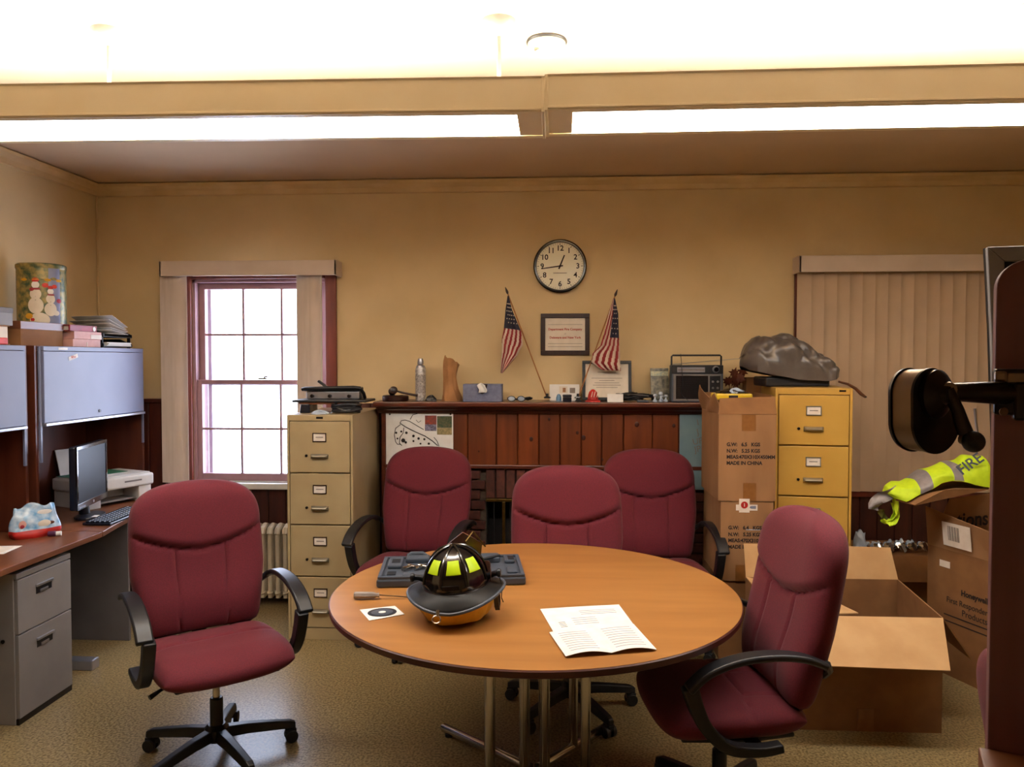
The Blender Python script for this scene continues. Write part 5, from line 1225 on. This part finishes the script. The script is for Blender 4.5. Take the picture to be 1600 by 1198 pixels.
# ------------------------------------------------------------------ right foreground: grey panel, partition, pencil sharpener
gpn = thing('display_board', 'grey-framed dark panel standing behind the partition at the right edge', 'display panel', (1.56, 2.42, 0), R(-12))
zb_, zt2 = 1.29, 1.985; xa = (aY(1536,450,2.42).x-1.56)/math.cos(R(12))+.035
lean = .035
MB().prism([(xa,zt2),(xa+.62,zt2),(xa+.62,zb_),(xa+lean,zb_),(xa+lean*.4,1.75)], .012, .03, 'XZ').build('back_plate','screen',gpn)
MB().prism([(xa,zt2),(xa+.62,zt2),(xa+.62,zt2-.045),(xa+.048,zt2-.045)], -.012, .012, 'XZ').build('frame_bar','tvgrey',gpn,bevel=.003)
MB().prism([(xa,zt2),(xa+.048,zt2-.045),(xa+.055,zb_+.03),(xa+lean,zb_),(xa+lean*.4,1.75)], -.012, .012, 'XZ').build('frame_bar','tvgrey',gpn,bevel=.003)
MB().prism([(xa+lean,zb_),(xa+.055,zb_+.03),(xa+.62,zb_+.03),(xa+.62,zb_)], -.012, .012, 'XZ').build('frame_bar','tvgrey',gpn,bevel=.003)
bx(xa+.60,xa+.62,-.0125,.0125,zb_+.031,zt2-.046).build('frame_bar','tvgrey',gpn)
MB().cyl((.10,.03,.03),(.10,.03,1.35),.018).build('post','chrome',gpn,smooth=True); bx(-.15,.35,.0,.06,0,.03).build('foot','black_plastic',gpn,bevel=.006); bx(.08,.12,-.2,.26,0,.03).build('foot','black_plastic',gpn,bevel=.006)
MB().tube([aY(1544,640,2.36)-Vector((1.56,2.42,0)), aY(1547,675,2.36)-Vector((1.56,2.42,0)), aY(1544,706,2.36)-Vector((1.56,2.42,0))], .004, 8).build('bright_strip','alu',gpn,smooth=True)  # thin bright metal strip before the panel's left frame bar
PO = aY(1550, 800, .87)
pt = thing('partition', 'dark plum wooden partition board at the right picture edge', 'partition', (PO.x, .87, 0), R(-21.8))
ptz = aY(1572,405,.86).z
arc = [(.030-.030*math.cos(R(a)), ptz-.030+.030*math.sin(R(a))) for a in range(0, 91, 10)]
MB().prism([(0,0)]+arc+[(.42,ptz),(.42,0)], 0, .022, 'XZ').build('board','plum',pt,bevel=.0015)
lx = (aY(1530,1168,.87).x-PO.x); lz = aY(1530,1168,.87).z
bx(lx,.42,-.16,-.0005,lz-.022,lz).build('ledge','deskwood',pt,bevel=.002); MB().prism([(-.14,lz-.0225),(-.001,lz-.0225),(-.001,lz-.12)],.05,.07,'YZ').build('ledge_bracket','plum',pt)
ps_ = thing('pencil_sharpener', 'dark metal crank pencil sharpener clamped to the plum partition', 'pencil sharpener', aY(1580,613,.84))
S0 = ps_.location.copy()
def L(px, py, Y): return aY(px, py, Y)-S0
by = .852
rr0 = MB().obox(L(1577,612,.838), (.030,.022,.048), (0,0,R(-21.8))); rr0.build('mount_block','sharp_dark',ps_,bevel=.003)
MB().obox(L(1588,590,.832), (.022,.014,.014), (0,0,R(-21.8))).build('clamp_lug','sharp_band',ps_,bevel=.003); MB().obox(L(1563,588,.836), (.012,.014,.012), (0,0,R(-21.8))).build('clamp_lug','sharp_band',ps_,bevel=.003)
MB().obox(L(1592,626,.832), (.012,.020,.040), (0,0,R(-21.8))).build('mount_ear','sharp_dark',ps_,bevel=.003)
MB().lathe([(.004,0),(.0045,.002),(.003,.003)],12,L(1567,643,.822),(R(90),0,0)).build('screw','sharp_band',ps_,smooth=35)
MB().tube([L(1572,614,.835), L(1520,613,.815), L(1478,612,.80)], [.0125,.0105,.0088], 18).build('arm','sharp_dark',ps_,smooth=True)
axv = Vector((-.012,.018,0)); exv = Vector((.83,.55,0)).normalized(); nrm = Vector((.55,-.83,0)).normalized()
def hull(grow=0):
    pts = []
    C1, r1, C2, r2 = (-12, 27), 37+grow, (2, -14), 50+grow      # px offsets from (1462,642), up positive
    for k in range(48):
        a = 2*math.pi*k/48; d = (math.cos(a), math.sin(a))
        s1_ = C1[0]*d[0]+C1[1]*d[1]+r1; s2_ = C2[0]*d[0]+C2[1]*d[1]+r2
        pts.append((C1[0]+r1*d[0], C1[1]+r1*d[1]) if s1_ > s2_ else (C2[0]+r2*d[0], C2[1]+r2*d[1]))
    return pts
fc = L(1462,642,.80); pxm = .80/F
def hp3(g_, off): return [fc+exv*(p[0]*pxm/.83)+Vector((0,0,p[1]*pxm))+off for p in hull(g_)]
def ext(g0, o0, g1, o1, nm, m_, sm=30):
    A, B = hp3(g0, o0), hp3(g1, o1); n = len(A)
    MB().add(A+B, [tuple(range(n))[::-1], tuple(range(n,2*n))]+[(i,(i+1)%n,n+(i+1)%n,n+i) for i in range(n)]).build(nm, m_, ps_, smooth=sm)
ext(0, Vector((0,0,0)), -1, axv, 'receptacle_band', 'sharp_band')
ext(1.5, nrm*.0012, 1.5, -nrm*.0012, 'front_cover', 'sharp_dark'); ext(1.5, axv-nrm*.001, .5, axv-nrm*.004, 'rear_cover', 'sharp_dark')
MB().obox(L(1397,640,.826), (.004,.012,.012), (0,0,R(-55))).build('latch','navy',ps_,bevel=.001)
bc = fc+exv*(-9*pxm)+Vector((0,0,26*pxm))
q_ = nrm.to_track_quat('Z','Y').to_euler()
MB().lathe([(.0245,.001),(.0245,.006),(.020,.010),(.010,.014),(.008,.018)], 28, bc, tuple(q_)).build('bearing_cap','sharp_dark',ps_,smooth=35)
MB().tube([bc+nrm*.012, L(1478,612,.80)], [.010,.009], 12).build('shaft_collar','sharp_dark',ps_,smooth=True)
MB().lathe([(.007,-.004),(.008,.0),(.007,.006)],14,L(1480,608,.788),(R(90),0,0)).build('crank_hub','sharp_band',ps_,smooth=35)
MB().tube([L(1480,608,.786), L(1496,640,.784), L(1508,676,.784)], [.0065,.006,.0075], 10).build('crank_arm','sharp_dark',ps_,smooth=True)
MB().tube([L(1503,684,.786), L(1516,688,.778)], [.006,.006], 10).build('knob_pin','sharp_band',ps_,smooth=True)
MB().ell(L(1521,690,.776), .0105,.0105,.0105).build('crank_knob','black_plastic',ps_,smooth=True)
